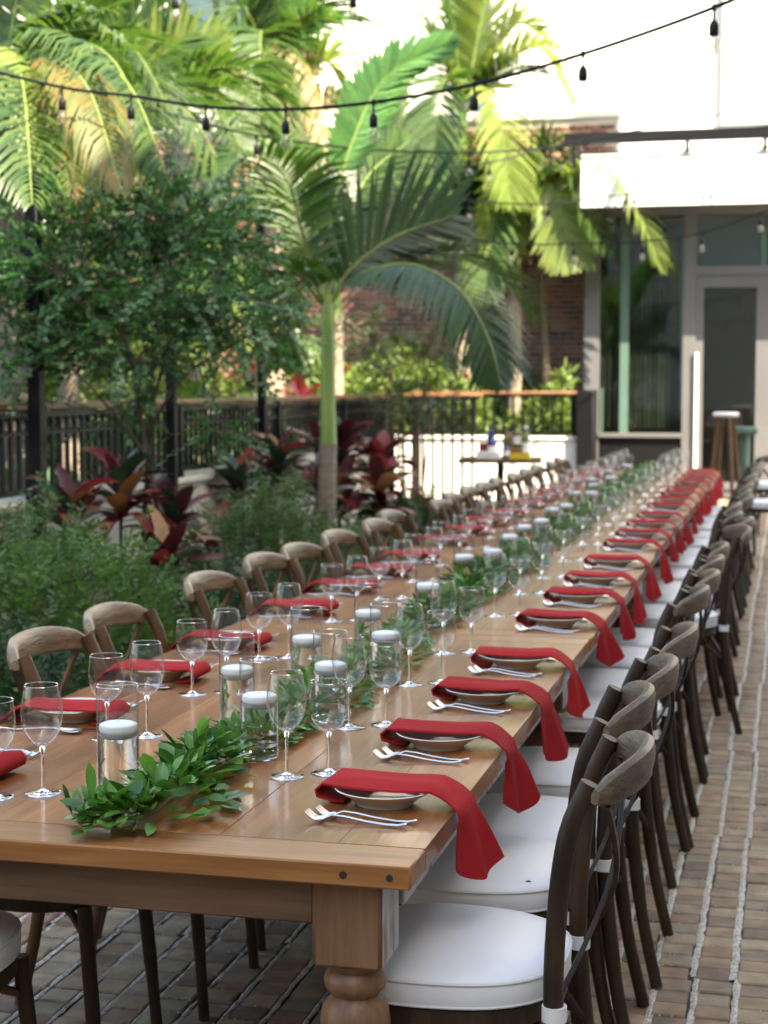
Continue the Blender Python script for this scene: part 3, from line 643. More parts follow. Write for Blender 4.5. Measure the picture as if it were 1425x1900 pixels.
def palm(label, base, h, r0, r1, shaft, top=None, lean=(0, 0)):
    p = thing('palm_tree', label, 'palm tree', base, 0, 'palms')
    n = 10; pts = [(lean[0] * (k / n) ** 2, lean[1] * (k / n) ** 2, h * k / n) for k in range(n + 1)]
    rs = [r0 + (r1 - r0) * (k / n) ** .6 for k in range(n + 1)]
    if base[2] < .5: rs[0] *= 1.15
    trunk = MB().tube(pts, rs, 20)
    part('trunk', trunk, 'palm_trunk', p)
    ring = MB()
    for k in range(int(h / .14)):
        z = .12 + k * .14; t = z / h
        if t < .98:
            ring.tube([(lean[0] * t * t, lean[1] * t * t, z - .006), (lean[0] * t * t, lean[1] * t * t, z), (lean[0] * t * t, lean[1] * t * t, z + .006)], [r0 + (r1 - r0) * t ** .6 + q for q in (.0, .004, 0)], 20, cap=False)
    stuff(part('leaf_scar', ring, 'palm_trunk', p))
    if shaft:
        c = Vector((lean[0], lean[1], h)); part('crownshaft', MB().tube([c, c + Vector((0, 0, .05)), c + Vector((0, 0, shaft * .4)), c + Vector((0, 0, shaft * .8)), c + Vector((0, 0, shaft))], [r1 * .98, r1 * .92, r1 * .78, r1 * .68, r1 * .6], 18), 'crownshaft', p)
    return p
def fr(parent, pts, **kw):
    """pts: (px, py, Y) control points down the rachis, base first"""
    return frond(parent, parent.location.copy(), [at(*q) for q in pts], **kw)
# palm A, in the bed
A = Vector((-3.2, 11.35, 0))
pa = palm('single palm with pale ringed trunk and green crownshaft rising from the bed beside the table', A, 1.10, .082, .064, 1.05, lean=(.02, 0))
Y = 11.35
fr(pa, [(612, 565, Y), (660, 512, Y - .1), (760, 490, Y - .5), (850, 535, Y - .8), (905, 625, Y - 1.0), (930, 715, Y - 1.1)], L=.52, width=.032, n=70, mat='frond_dark', droop=.55, lift=-.1, roll=.25, fwd=.8)
fr(pa, [(612, 565, Y), (650, 500, Y), (730, 440, Y + .2), (840, 400, Y + .5)], L=.75, width=.04, n=34, mat='frond_dark', droop=.12, roll=-1.2, fwd=1.0)
fr(pa, [(610, 560, Y), (690, 485, Y + .5), (820, 470, Y + .9), (930, 520, Y + 1.2), (985, 600, Y + 1.3)], L=.6, width=.03, n=50, mat='frond_dark', droop=.4, roll=.2)
fr(pa, [(605, 560, Y), (612, 420, Y), (655, 260, Y + .1), (720, 140, Y + .2), (845, 75, Y + .2)], L=.30, width=.07, n=60, mat='frond_blue', droop=.1, roll=1.1, lift=.05, fwd=.9, start=.42)
fr(pa, [(600, 560, Y), (560, 430, Y - .2), (530, 330, Y - .5), (470, 290, Y - .8), (400, 330, Y - 1.1)], L=.5, width=.032, n=50, mat='frond_mid', droop=.5)
fr(pa, [(598, 565, Y), (540, 500, Y - .3), (470, 490, Y - .6), (410, 540, Y - .9), (380, 620, Y - 1.0)], L=.5, width=.032, n=50, mat='frond_mid', droop=.6)
fr(pa, [(602, 560, Y), (575, 520, Y - .2), (540, 520, Y - .5), (522, 600, Y - .6), (520, 680, Y - .6)], L=.42, width=.03, n=44, mat='frond_mid', droop=.7)
fr(pa, [(606, 560, Y), (590, 440, Y + .3), (560, 330, Y + .6), (500, 240, Y + 1.0)], L=.55, width=.035, n=46, mat='frond_mid', droop=.4)
fr(pa, [(606, 560, Y), (640, 440, Y + .6), (680, 330, Y + 1.2), (760, 260, Y + 1.6)], L=.55, width=.035, n=40, mat='frond_mid', droop=.3, roll=.6)
# palm B, tall, beyond the railing at the left: its fronds hang over the bed
def farpalm(label, x, y, h, fr_list, r0=.13, r1=.1, base_px=None):
    p = palm(label, Vector((x, y, 0)), h, r0, r1, .8)
    for pts, kw in fr_list: fr(p, pts, **kw)
    return p
def px_of(X, Y_, Z):
    r_ = X * math.cos(YAW) + Y_ * math.sin(YAW); fo = -X * math.sin(YAW) + Y_ * math.cos(YAW); u = Z - CAM_H
    d = fo * math.cos(PITCH) - u * math.sin(PITCH); v = fo * math.sin(PITCH) + u * math.cos(PITCH)
    return 712.5 + F_PX * r_ / d, 950 - F_PX * v / d
def crown(label, X, Y_, h, specs, trunk_r=(.13, .1)):
    """specs: list of (tip px, tip py, tip Y offset, arch px, kw); the base is the head of the trunk"""
    p = palm(label, Vector((X, Y_, 0)), h, trunk_r[0], trunk_r[1], .8)
    bx, by = px_of(X, Y_, h + .75)
    for s_ in specs:
        tx, ty, dy, arch, kw = s_
        mid1 = (bx + (tx - bx) * .33, by + (ty - by) * .33 - arch * .75, Y_ + dy * .33)
        mid2 = (bx + (tx - bx) * .70, by + (ty - by) * .70 - arch, Y_ + dy * .7)
        fr(p, [(bx, by, Y_), mid1, mid2, (tx, ty, Y_ + dy)], **kw)
    return p
K = dict
crown('tall palm at the far left whose golden fronds hang over the small tree', -4.75, 9.6, 2.75, [
    (330, 380, -1.6, 150, K(L=.42, width=.018, n=90, mat='frond_mid', droop=1.2, lift=0)),
    (225, 350, -2.0, 120, K(L=.40, width=.015, n=110, mat='frond_gold', droop=2.6, lift=0, roll=.2)), (170, 400, -1.5, 90, K(L=.42, width=.015, n=100, mat='frond_gold', droop=2.4, lift=0)),
    (215, 300, -1.0, 90, K(L=.5, width=.024, n=56, mat='frond_mid', droop=.7)),
    (130, 350, -1.4, 120, K(L=.55, width=.02, n=70, mat='frond_lime', droop=1.1)), (300, 330, -1.4, 150, K(L=.5, width=.022, n=60, mat='frond_mid', droop=1.0)),
    (60, 380, -2.0, 120, K(L=.5, width=.022, n=60, mat='frond_mid', droop=1.0)),
    (330, 230, -.6, 120, K(L=.5, width=.03, n=50, mat='frond_mid', droop=.5)),
    (200, 20, -.4, 20, K(L=.6, width=.035, n=44, mat='frond_mid', droop=.3, roll=.4)),
    (40, -60, .2, 0, K(L=.6, width=.035, n=44, mat='frond_mid', droop=.3, roll=-.6)),
    (-60, 330, -.6, 80, K(L=.6, width=.03, n=50, mat='frond_mid', droop=.5))])
crown('bushy palm with broad upright green fronds behind the second post', -5.7, 12.6, 2.6, [
    (235, 90, -.3, 60, K(L=.55, width=.06, n=40, mat='frond_lime', droop=.15, roll=1.1, lift=.1)),
    (110, 70, -.6, 60, K(L=.6, width=.05, n=40, mat='frond_mid', droop=.2, roll=.9)),
    (350, 60, .1, 10, K(L=.7, width=.055, n=40, mat='frond_mid', droop=.15, roll=1.2)),
    (420, 100, .2, 30, K(L=.62, width=.05, n=40, mat='frond_lime', droop=.2, roll=-1.0)),
    (560, 210, .2, 110, K(L=.62, width=.038, n=52, mat='frond_mid', droop=.45)),
    (570, 330, -.2, 150, K(L=.62, width=.036, n=52, mat='frond_mid', droop=.5)),
    (520, 420, -.8, 170, K(L=.6, width=.034, n=52, mat='frond_mid', droop=.6)),
    (200, 260, -.9, 120, K(L=.55, width=.04, n=50, mat='frond_mid', droop=.4, roll=.6)),
    (430, 400, -1.3, 130, K(L=.55, width=.034, n=50, mat='frond_dark', droop=.6)),
    (120, 420, -.5, 120, K(L=.55, width=.034, n=50, mat='frond_dark', droop=.6)),
    (250, 440, -.3, 60, K(L=.55, width=.034, n=50, mat='frond_dark', droop=.6))])
crown('tall slender palm with dry straw fronds hanging among green ones', -5.2, 16.2, 4.0, [
    (620, 330, -.6, 120, K(L=.6, width=.035, n=44, mat='frond_dead', rach='rachis_gold', droop=.9)),
    (555, 300, -.5, 90, K(L=.55, width=.03, n=44, mat='frond_dead', rach='rachis_gold', droop=1.0)),
    (460, 40, 0, 60, K(L=.75, width=.05, n=44, mat='frond_mid', droop=.3, roll=.5)),
    (520, -60, .3, 10, K(L=.75, width=.05, n=44, mat='frond_mid', droop=.3, roll=-.5)),
    (420, 150, -.4, 120, K(L=.7, width=.045, n=48, mat='frond_mid', droop=.5)),
    (660, 30, .3, 70, K(L=.8, width=.05, n=44, mat='frond_lime', droop=.4, roll=.5)),
    (700, 210, -.3, 130, K(L=.75, width=.045, n=48, mat='frond_mid', droop=.5)),
    (480, 290, -1.2, 150, K(L=.7, width=.045, n=48, mat='frond_mid', droop=.6)),
    (640, -80, .2, -10, K(L=.7, width=.05, n=40, mat='frond_blue', droop=.2, roll=1.2))])
crown('tall bright palm in sun near the brick corner with upright fronds', -4.35, 22.3, 4.33, [
    (910, -40, .4, 10, K(L=.9, width=.06, n=46, mat='frond_lime', droop=.3, roll=.3)),
    (1000, 60, .2, 60, K(L=.85, width=.055, n=46, mat='frond_lime', droop=.4)),
    (1060, 190, -.1, 110, K(L=.8, width=.055, n=46, mat='frond_lime', droop=.6)),
    (740, 150, 0, 120, K(L=.85, width=.055, n=46, mat='frond_mid', droop=.5)),
    (730, 300, -.5, 150, K(L=.8, width=.055, n=46, mat='frond_lime', droop=.5)),
    (800, 360, -.9, 150, K(L=.8, width=.055, n=46, mat='frond_mid', droop=.6)),
    (950, 380, -1.0, 140, K(L=.8, width=.055, n=46, mat='frond_lime', droop=.6)),
    (1040, 330, -.4, 150, K(L=.8, width=.055, n=46, mat='frond_dark', droop=.6)),
    (830, 0, .4, 40, K(L=.8, width=.055, n=46, mat='frond_mid', droop=.3, roll=.6))])
crown('low sunlit palm with broad fan like fronds in front of the brick wall', -3.62, 22.3, 2.95, [
    (1060, 500, -.9, 120, K(L=.62, width=.12, n=30, mat='frond_lime', droop=.25, roll=.75, lift=.0)),
    (930, 470, -.6, 110, K(L=.62, width=.11, n=30, mat='frond_lime', droop=.3, roll=-.6)),
    (1230, 505, -1.2, 150, K(L=.62, width=.06, n=46, mat='frond_lime', droop=.75)),
    (1120, 470, -.9, 120, K(L=.62, width=.06, n=40, mat='frond_mid', droop=.7)),
    (860, 340, -.2, 60, K(L=.7, width=.09, n=32, mat='frond_lime', droop=.3, roll=.8)),
    (900, 560, -.9, 110, K(L=.6, width=.05, n=40, mat='frond_mid', droop=.6)),
    (820, 470, -.5, 110, K(L=.6, width=.05, n=40, mat='frond_dark', droop=.5)),
    (1040, 280, 0, 40, K(L=.7, width=.07, n=36, mat='frond_mid', droop=.3)),
    (760, 420, 0, 100, K(L=.7, width=.05, n=40, mat='frond_dark', droop=.5))], (.11, .085))
crown('dark green palm filling the gap left of the bright palm', -5.3, 19.3, 2.3, [
    (760, 400, -.5, 110, K(L=.7, width=.05, n=44, mat='frond_dark', droop=.5)),
    (640, 400, -.4, 120, K(L=.7, width=.05, n=44, mat='frond_mid', droop=.5)),
    (820, 480, -.6, 110, K(L=.7, width=.05, n=44, mat='frond_dark', droop=.6)),
    (700, 250, 0, 30, K(L=.7, width=.05, n=44, mat='frond_mid', droop=.3)),
    (560, 480, -.5, 110, K(L=.7, width=.05, n=44, mat='frond_mid', droop=.6)),
    (620, 250, 0, 40, K(L=.7, width=.05, n=44, mat='frond_mid', droop=.4))], (.1, .08))
crown('leaning palm behind the railing near the third post', -5.6, 15.0, 1.9, [
    (420, 560, -.5, 130, K(L=.6, width=.045, n=44, mat='frond_mid', droop=.5)),
    (600, 520, -.5, 130, K(L=.6, width=.045, n=44, mat='frond_mid', droop=.5)),
    (330, 480, -.2, 90, K(L=.6, width=.045, n=44, mat='frond_dark', droop=.5)),
    (480, 640, -.6, 110, K(L=.55, width=.045, n=44, mat='frond_lime', droop=.6)),
    (520, 380, .1, 20, K(L=.6, width=.045, n=44, mat='frond_mid', droop=.4))], (.16, .12))

crown('full green palm crown rising above the small tree', -5.1, 11.2, 2.35, [
    (60, 300, -.6, 110, K(L=.5, width=.04, n=46, mat='frond_mid', droop=.6)), (130, 160, 0, 80, K(L=.5, width=.05, n=40, mat='frond_lime', droop=.2, roll=.9)),
    (290, 150, 0, 60, K(L=.55, width=.05, n=40, mat='frond_mid', droop=.2, roll=-.9)), (380, 250, -.3, 110, K(L=.55, width=.04, n=46, mat='frond_mid', droop=.5)),
    (430, 340, -.8, 130, K(L=.55, width=.036, n=46, mat='frond_mid', droop=.7)), (200, 400, -1.2, 140, K(L=.5, width=.036, n=46, mat='frond_dark', droop=.8)),
    (20, 180, .2, 60, K(L=.5, width=.04, n=46, mat='frond_mid', droop=.4)), (330, 380, -1.0, 120, K(L=.5, width=.036, n=46, mat='frond_mid', droop=.8))], (.09, .07))
crown('tall fan shaped green palm behind the full crown', -7.2, 15.5, 3.7, [
    (100, 60, 0, 80, K(L=.8, width=.07, n=40, mat='frond_mid', droop=.3, roll=.5)), (210, 10, 0, 50, K(L=.8, width=.07, n=40, mat='frond_lime', droop=.2, roll=.9)),
    (330, 90, 0, 80, K(L=.8, width=.07, n=40, mat='frond_mid', droop=.3, roll=-.6)), (420, 200, 0, 110, K(L=.7, width=.06, n=44, mat='frond_mid', droop=.5)),
    (60, 200, 0, 110, K(L=.7, width=.06, n=44, mat='frond_mid', droop=.5)), (150, 300, -.5, 120, K(L=.7, width=.06, n=44, mat='frond_mid', droop=.6)), (360, 320, -.5, 130, K(L=.7, width=.06, n=44, mat='frond_dark', droop=.6))], (.12, .09))
crown('green palm crown between the straw fronded palm and the blue green frond', -5.6, 17.8, 3.3, [
    (560, 110, 0, 60, K(L=.8, width=.06, n=44, mat='frond_mid', droop=.4)), (640, 170, 0, 90, K(L=.8, width=.06, n=44, mat='frond_lime', droop=.5)), (700, 330, -.3, 120, K(L=.75, width=.055, n=44, mat='frond_mid', droop=.6)),
    (440, 210, 0, 110, K(L=.8, width=.06, n=44, mat='frond_mid', droop=.5)), (420, 340, -.4, 120, K(L=.75, width=.055, n=44, mat='frond_dark', droop=.6)), (540, 400, -.9, 110, K(L=.7, width=.05, n=44, mat='frond_mid', droop=.7)),
    (500, 60, .2, 30, K(L=.8, width=.06, n=44, mat='frond_lime', droop=.3, roll=.8))], (.12, .09))

# leaf scattering: kites with a fold
def kites(P, D, N, L, W):
    """numpy arrays -> vertices, faces: each leaf 6 vertices, 2 quads folded on the midrib"""
    D = D / np.linalg.norm(D, axis=1, keepdims=True)
    S = np.cross(D, N); S /= np.linalg.norm(S, axis=1, keepdims=True) + 1e-9; Nn = np.cross(S, D)
    L = L[:, None]; W = W[:, None]
    base = P; tip = P + D * L; m1 = P + D * L * .45 - Nn * W * .12
    a = P + D * L * .42 + S * W * .5 + Nn * W * .12; b = P + D * L * .42 - S * W * .5 + Nn * W * .12
    c = P + D * L * .78 + S * W * .34 + Nn * W * .02; d = P + D * L * .78 - S * W * .34 + Nn * W * .02
    V = np.stack([base, a, c, tip, d, b, m1], 1).reshape(-1, 3); k = len(P)
    f = np.array([(0, 1, 2, 6), (6, 2, 3, 4), (0, 6, 4, 5)]); F = (f[None] + 7 * np.arange(k)[:, None, None]).reshape(-1, 4)
    return V, F
def rv(k, s=1.0): return npr.normal(0, s, (k, 3))
def twig_leaves(starts, dirs, lengths, per, leafL, leafW, droop=.2, flat=True, j=.15):
    """leaves in opposite pairs down each twig"""
    Ps = []; Ds = []; Ns = []
    k = len(starts); dirs = dirs / np.linalg.norm(dirs, axis=1, keepdims=True)
    up = np.tile([0, 0, 1.0], (k, 1)) + rv(k, .35)
    S = np.cross(dirs, up); S /= np.linalg.norm(S, axis=1, keepdims=True) + 1e-9; N = np.cross(S, dirs)
    for q in range(per):
        t = (q + .6) / per
        p = starts + dirs * (lengths * t)[:, None] + np.array([0, 0, -1.0]) * (droop * lengths * t * t)[:, None]
        for sd in (1, -1):
            Ps.append(p + rv(k, .004)); Ds.append(S * sd * .8 + dirs * .55 + rv(k, j) + np.array([0, 0, -.15])); Ns.append(N + rv(k, .25))
    P = np.concatenate(Ps); D = np.concatenate(Ds); Nn = np.concatenate(Ns)
    n_ = len(P); return kites(P, D, Nn, leafL * npr.uniform(.6, 1.2, n_), leafW * npr.uniform(.7, 1.15, n_))
def shell(k, c, r, inner=.55, zmin=-1.0):
    d = rv(k * 2); d /= np.linalg.norm(d, axis=1, keepdims=True); d = d[d[:, 2] > zmin][:k]
    rad = npr.uniform(inner, 1, len(d))[:, None] ** .6
    lump = 1 + .18 * np.sin(d[:, 0] * 5 + c[0]) * np.cos(d[:, 1] * 4 + c[1] * 3) + .12 * np.sin(d[:, 2] * 7 + d[:, 0] * 6)
    return np.array(c) + d * rad * np.array(r) * lump[:, None], d
# small multi-stemmed tree
def small_tree(label, base, stems, blobs, ntw, leafL, leafW, mat, per=9, trunk='bark', sr=.018):
    t = thing('small_tree', label, 'tree', base)
    b = Vector(base)
    st = MB()
    for pts, r_ in stems: st.tube([Vector(p) - b for p in smooth_path(pts, 4)], [r_ * (1 - .6 * i / (4 * (len(pts) - 1))) for i in range(4 * (len(pts) - 1) + 1)], 8)
    part('trunk', st, trunk, t)
    Vs = []; Fs = []; o_ = 0; tw = MB(); tot = sum(b_[1][0] * b_[1][1] * b_[1][2] for b_ in blobs) ** 1
    vol = [(b_[1][0] * b_[1][1] * b_[1][2]) ** .75 for b_ in blobs]; sv = sum(vol)
    for (c, r_), v_ in zip(blobs, vol):
        k = max(6, int(ntw * v_ / sv)); P, d = shell(k, c, r_, .15)
        dirs = d * [1, 1, .6] + rv(len(P), .45) + np.array([0, 0, .1])
        L = npr.uniform(.14, .30, len(P)) * (leafL / .045) ** .5
        V, F = twig_leaves(P - np.array(base), dirs, L, per, leafL, leafW)
        Vs.append(V); Fs.append(F + o_); o_ += len(V)
        for i in range(0, len(P), 3):
            dd = Vector(dirs[i]).normalized(); p0 = Vector(P[i]) - b
            tw.tube([p0 - dd * .12 - Vector((0, 0, .03)), p0, p0 + dd * L[i]], [.005, .004, .002], 4, cap=False)
    stuff(part('twigs', tw, trunk, t))
    stuff(link('foliage', npmesh('foliage', np.concatenate(Vs), np.concatenate(Fs), mat), t))
    return t
def stem_px(pts, Y_): return [at(px, py, Y_ + dy) for px, py, dy in pts]
TY = 8.3; tb = at(288, 1150, TY); tb.z = 0.03
small_tree('small multi stemmed tree with dark blue green leaves leaning over the bed', tb,
    [(stem_px([(288, 1160, 0), (282, 1000, 0), (275, 900, 0), (262, 780, -.1), (235, 640, -.2), (180, 520, -.3)], TY), .018),
     (stem_px([(292, 1160, .05), (296, 1000, 0), (285, 900, 0), (275, 800, .1), (300, 690, .1), (350, 560, .2), (420, 470, .2)], TY), .018),
     (stem_px([(284, 1160, .1), (268, 960, .1), (278, 850, .1), (283, 720, 0), (285, 600, 0), (290, 480, 0)], TY), .016),
     (stem_px([(283, 860, 0), (230, 790, -.2), (150, 700, -.4), (60, 620, -.5)], TY), .010),
     (stem_px([(275, 800, 0), (340, 700, 0), (430, 640, .1), (500, 600, .1)], TY), .010)],
    [(tuple(at(120, 520, TY - .2)), (.42, .5, .36)), (tuple(at(330, 500, TY)), (.42, .5, .34)), (tuple(at(20, 600, TY - .3)), (.35, .4, .4)), (tuple(at(230, 620, TY - .1)), (.42, .45, .24)),
     (tuple(at(450, 590, TY + .1)), (.25, .3, .26)), (tuple(at(390, 420, TY + .2)), (.28, .3, .2)), (tuple(at(70, 420, TY)), (.34, .4, .2)), (tuple(at(300, 400, TY)), (.3, .4, .16)), (tuple(at(210, 760, TY - .1)), (.16, .2, .10)), (tuple(at(400, 790, TY)), (.12, .2, .08))],
    1050, .041, .028, 'tree_leaf')
TY = 15.2; tb = at(765, 950, TY); tb.z = 0.03
small_tree('slender feathery shrub tree in front of the far railing', tb,
    [(stem_px([(770, 960, 0), (772, 860, 0), (780, 760, 0), (800, 660, 0), (830, 600, 0)], TY), .016), (stem_px([(755, 960, 0), (740, 860, 0), (735, 740, 0), (710, 640, 0)], TY), .014),
     (stem_px([(780, 960, 0), (790, 850, .1), (800, 760, .1), (780, 640, .1)], TY), .012)],
    [(tuple(at(735, 680, TY)), (.34, .4, .38)), (tuple(at(820, 640, TY)), (.32, .4, .25)), (tuple(at(730, 760, TY)), (.22, .3, .25)), (tuple(at(800, 740, TY)), (.2, .3, .2)), (tuple(at(670, 610, TY)), (.25, .3, .2))],
    300, .038, .017, 'deep_leaf', trunk='thin_bark')
def shrub(label, c, r_, ntw, leafL, leafW, mat, per=7):
    s_ = thing('shrub', label, 'shrub', (c[0], c[1], 0.03), 0, 'shrubs in the bed')
    P, d = shell(ntw, (0, 0, c[2]), r_, .35, -.9)
    dirs = d * .8 + rv(len(P), .35) + np.array([0, 0, .55]); L = npr.uniform(.10, .2, len(P))
    V, F = twig_leaves(P, dirs, L, per, leafL, leafW, droop=.05)
    stuff(link('foliage', npmesh('foliage', V, F, mat), s_))
    st = MB()
    for i in range(0, len(P), 8):
        p = Vector(P[i]); st.tube([(p.x * .1, p.y * .1, 0), (p.x * .5, p.y * .5, p.z * .55), p, p + Vector(dirs[i]).normalized() * L[i]], [.008, .005, .003, .0015], 4, cap=False)
    stuff(part('stems', st, 'bark', s_)); return s_
shrub('bright green small leaved shrub filling the near left of the bed', (-2.95, 6.45, .36), (.50, .80, .40), 900, .042, .016, 'shrub_lime')
shrub('pale green shrub at the far left edge by the nearest post', (-3.40, 6.9, .45), (.36, .5, .42), 520, .038, .014, 'shrub_leaf')
shrub('round grey green shrub between the red leaved plants and the palm', (-3.0, 9.3, .38), (.46, .75, .42), 950, .040, .013, 'shrub_leaf')
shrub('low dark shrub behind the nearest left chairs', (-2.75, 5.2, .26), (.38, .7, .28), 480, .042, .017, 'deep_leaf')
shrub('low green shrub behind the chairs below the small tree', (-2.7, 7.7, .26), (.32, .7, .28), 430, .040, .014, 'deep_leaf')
shrub('low green shrub at the foot of the palm', (-2.85, 10.7, .22), (.34, .6, .24), 360, .036, .016, 'shrub_leaf')
shrub('low spreading shrub beyond the palm in front of the pickets', (-3.1, 13.4, .24), (.4, .8, .26), 380, .040, .018, 'deep_leaf')

# ti plants: each strap leaf is a part
def strap_mesh(name, L, W, bend, mat, twist=0.0):
    n = 7; V = []; F = []; p = Vector((0, 0, 0)); a = R(80)
    for k in range(n + 1):
        t = k / n; w = W * (math.sin(math.pi * min(1, .10 + t * .84)) ** .7) * (1 if t < 1 else .25) / 2
        nx_, nz_ = -math.sin(a), math.cos(a); tw = twist * t
        for s_, u in ((-1, .18), (0, -.0), (1, .18)):
            V.append((p.x + nx_ * u * w + s_ * w * math.sin(tw) * nx_, s_ * w * math.cos(tw), p.z + nz_ * u * w + s_ * w * math.sin(tw) * nz_))
        p = p + Vector((math.cos(a), 0, math.sin(a))) * L / n; a -= bend / n
    for k in range(n):
        for q in (0, 1): F.append((3 * k + q, 3 * k + q + 1, 3 * k + q + 4, 3 * k + q + 3))
    return npmesh(name, np.array(V), np.array(F), mat, True)
STRAPS = {m_: [strap_mesh('leaf', L, W, b, m_, tw) for L, W, b, tw in ((.34, .10, .9, .3), (.38, .11, 1.6, -.4), (.28, .105, .5, .2))] for m_ in ('ti_green', 'ti_maroon', 'ti_red', 'ti_tan')}
def ti_plant(label, x, y, stalks, seed, scale=1.0):
    r2 = random.Random(seed); t = thing('ti_plant', label, 'plant', (x, y, 0.03), 0, 'red leaved plants in the bed')
    for (dx, dy, h, n_, mix) in stalks:
        n_ = int(n_ * 1.45)
        part('stalk', MB().tube([(dx * .3, dy * .3, 0), (dx * .8, dy * .8, h * .6), (dx, dy, h)], [.012, .01, .008], 6), 'bark', t)
        for k in range(n_):
            u = k / n_; m_ = r2.choices(['ti_green', 'ti_maroon', 'ti_red', 'ti_tan'], mix)[0]
            o = link('leaf', STRAPS[m_][r2.randrange(3)], t, (dx, dy, h - .16 * (1 - u) * scale + .02))
            o.rotation_euler = (r2.uniform(-.15, .15), R(62) * (1 - u) ** 1.1 + r2.uniform(-.1, .12), k * 2.4 + r2.uniform(-.3, .3)); s_ = scale * r2.uniform(.6, 1.0); o.scale = (s_,) * 3
    return t
ti_plant('dark red and green strap leaved plant behind the bright shrub', -3.38, 8.05, [(0, 0, .92, 22, (4, 4, 3, .5)), (.18, .3, .78, 18, (2, 4, 4, 1)), (-.10, -.4, .85, 16, (4, 4, 2, 1)), (.3, -.15, .60, 16, (1, 5, 3, 2))], 3, 1.05)
ti_plant('red tipped strap leaved plant just left of the palm trunk', -3.55, 11.3, [(0, 0, .92, 22, (5, 2, 3, .3)), (.25, .25, .74, 16, (2, 3, 5, 1)), (-.2, -.3, .8, 16, (5, 3, 2, 0))], 5, 1.15)
ti_plant('large maroon strap leaved plant just right of the palm trunk', -3.45, 12.6, [(0, 0, .98, 24, (2, 5, 3, .5)), (.3, .2, .84, 22, (2, 5, 3, 1)), (-.2, .3, .9, 20, (3, 5, 2, 0)), (.42, -.3, .70, 20, (1, 5, 3, 1)), (.1, -.3, .62, 18, (1, 5, 2, 1))], 8, 1.25)
ti_plant('small tan and red leaved plant at the left edge behind the shrub', -3.62, 7.3, [(0, 0, .55, 12, (0, 2, 2, 4))], 11)
ti_plant('red leaved plant standing beyond the railing at far left', -5.0, 8.9, [(0, 0, 1.55, 18, (1, 5, 4, 1)), (.3, .2, 1.35, 14, (1, 5, 4, 1))], 13, 1.2)
ti_plant('red leaved plant beyond the railing beside the leaning palm', -5.4, 16.6, [(0, 0, 1.5, 16, (1, 4, 5, 1)), (.4, .3, 1.3, 12, (1, 4, 5, 1))], 17, 1.2)

# leafy masses beyond the railing: nobody could count these
def mass(name, boxes, k, leafL, leafW, mat, tilt=.5):
    Vs = []; Fs = []; o_ = 0; tot = sum(b[6] for b in boxes)
    for x0, x1, y0, y1, z0, z1, w_ in boxes:
        n_ = int(k * w_ / tot)
        P = npr.uniform((x0, y0, 0), (x1, y1, 1), (n_, 3))
        hh = z0 + (z1 - z0) * (.72 + .28 * np.sin(P[:, 0] * 2.3 + 1) * np.cos(P[:, 1] * 1.9 + P[:, 0]))
        P[:, 2] = z0 + (hh - z0) * P[:, 2] ** .6
        D = rv(n_) + np.array([0, -.2, .3]); N = rv(n_, .6) + np.array([0, 0, 1])
        V, F = kites(P, D, N, leafL * npr.uniform(.6, 1.3, n_), leafW * npr.uniform(.7, 1.2, n_)); Vs.append(V); Fs.append(F + o_); o_ += len(V)
    return stuff(link(name, npmesh(name, np.concatenate(Vs), np.concatenate(Fs), mat), None))
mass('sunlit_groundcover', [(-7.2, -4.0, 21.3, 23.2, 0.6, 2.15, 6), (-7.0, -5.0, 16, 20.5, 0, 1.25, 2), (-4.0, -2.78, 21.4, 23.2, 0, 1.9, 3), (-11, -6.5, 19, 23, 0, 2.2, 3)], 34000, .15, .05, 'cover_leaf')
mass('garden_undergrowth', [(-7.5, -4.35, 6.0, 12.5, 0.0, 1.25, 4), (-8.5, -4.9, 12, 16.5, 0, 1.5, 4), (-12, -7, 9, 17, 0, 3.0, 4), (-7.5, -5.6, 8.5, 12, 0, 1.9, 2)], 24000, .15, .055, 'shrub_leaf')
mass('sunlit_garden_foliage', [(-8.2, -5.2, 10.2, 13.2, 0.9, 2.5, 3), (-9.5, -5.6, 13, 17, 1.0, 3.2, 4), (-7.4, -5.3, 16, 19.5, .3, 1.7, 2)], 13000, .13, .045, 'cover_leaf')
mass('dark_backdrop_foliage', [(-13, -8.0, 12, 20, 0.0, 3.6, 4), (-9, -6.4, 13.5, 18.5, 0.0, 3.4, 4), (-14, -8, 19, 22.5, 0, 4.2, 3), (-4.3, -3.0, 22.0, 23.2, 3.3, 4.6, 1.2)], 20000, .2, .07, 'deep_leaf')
def leafy_tree(label, X, Y_, h, blobs, n_, mat):
    t = thing('garden_tree', label, 'tree', (X, Y_, 0), 0, 'trees beyond the railing')
    part('trunk', MB().tube([(0, 0, 0), (.1, .05, h * .5), (0, .1, h)], [.09, .07, .04], 10), 'bark', t)
    Vs = []; Fs = []; o_ = 0
    for c, r_ in blobs:
        P, d = shell(n_, c, r_, .2); L = npr.uniform(.2, .35, len(P)); V, F = twig_leaves(P, d + rv(len(P), .5), L, 6, .10, .045); Vs.append(V); Fs.append(F + o_); o_ += len(V)
    stuff(link('crown', npmesh('crown', np.concatenate(Vs), np.concatenate(Fs), mat), t)); return t
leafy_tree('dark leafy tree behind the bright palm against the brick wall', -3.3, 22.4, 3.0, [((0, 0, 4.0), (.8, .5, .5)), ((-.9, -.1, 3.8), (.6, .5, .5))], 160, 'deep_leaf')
leafy_tree('bright green leafy tree behind the small dark tree', -6.1, 13.9, 2.0, [((0, 0, 2.2), (1.0, .8, .8)), ((-.9, .2, 2.5), (.8, .6, .7))], 170, 'cover_leaf')
leafy_tree('leafy tree filling the gap before the brick wall left of the ringed palm', -6.9, 18.6, 2.8, [((0, 0, 3.0), (1.1, .8, .8)), ((.9, .2, 2.2), (.7, .6, .6))], 170, 'shrub_leaf')
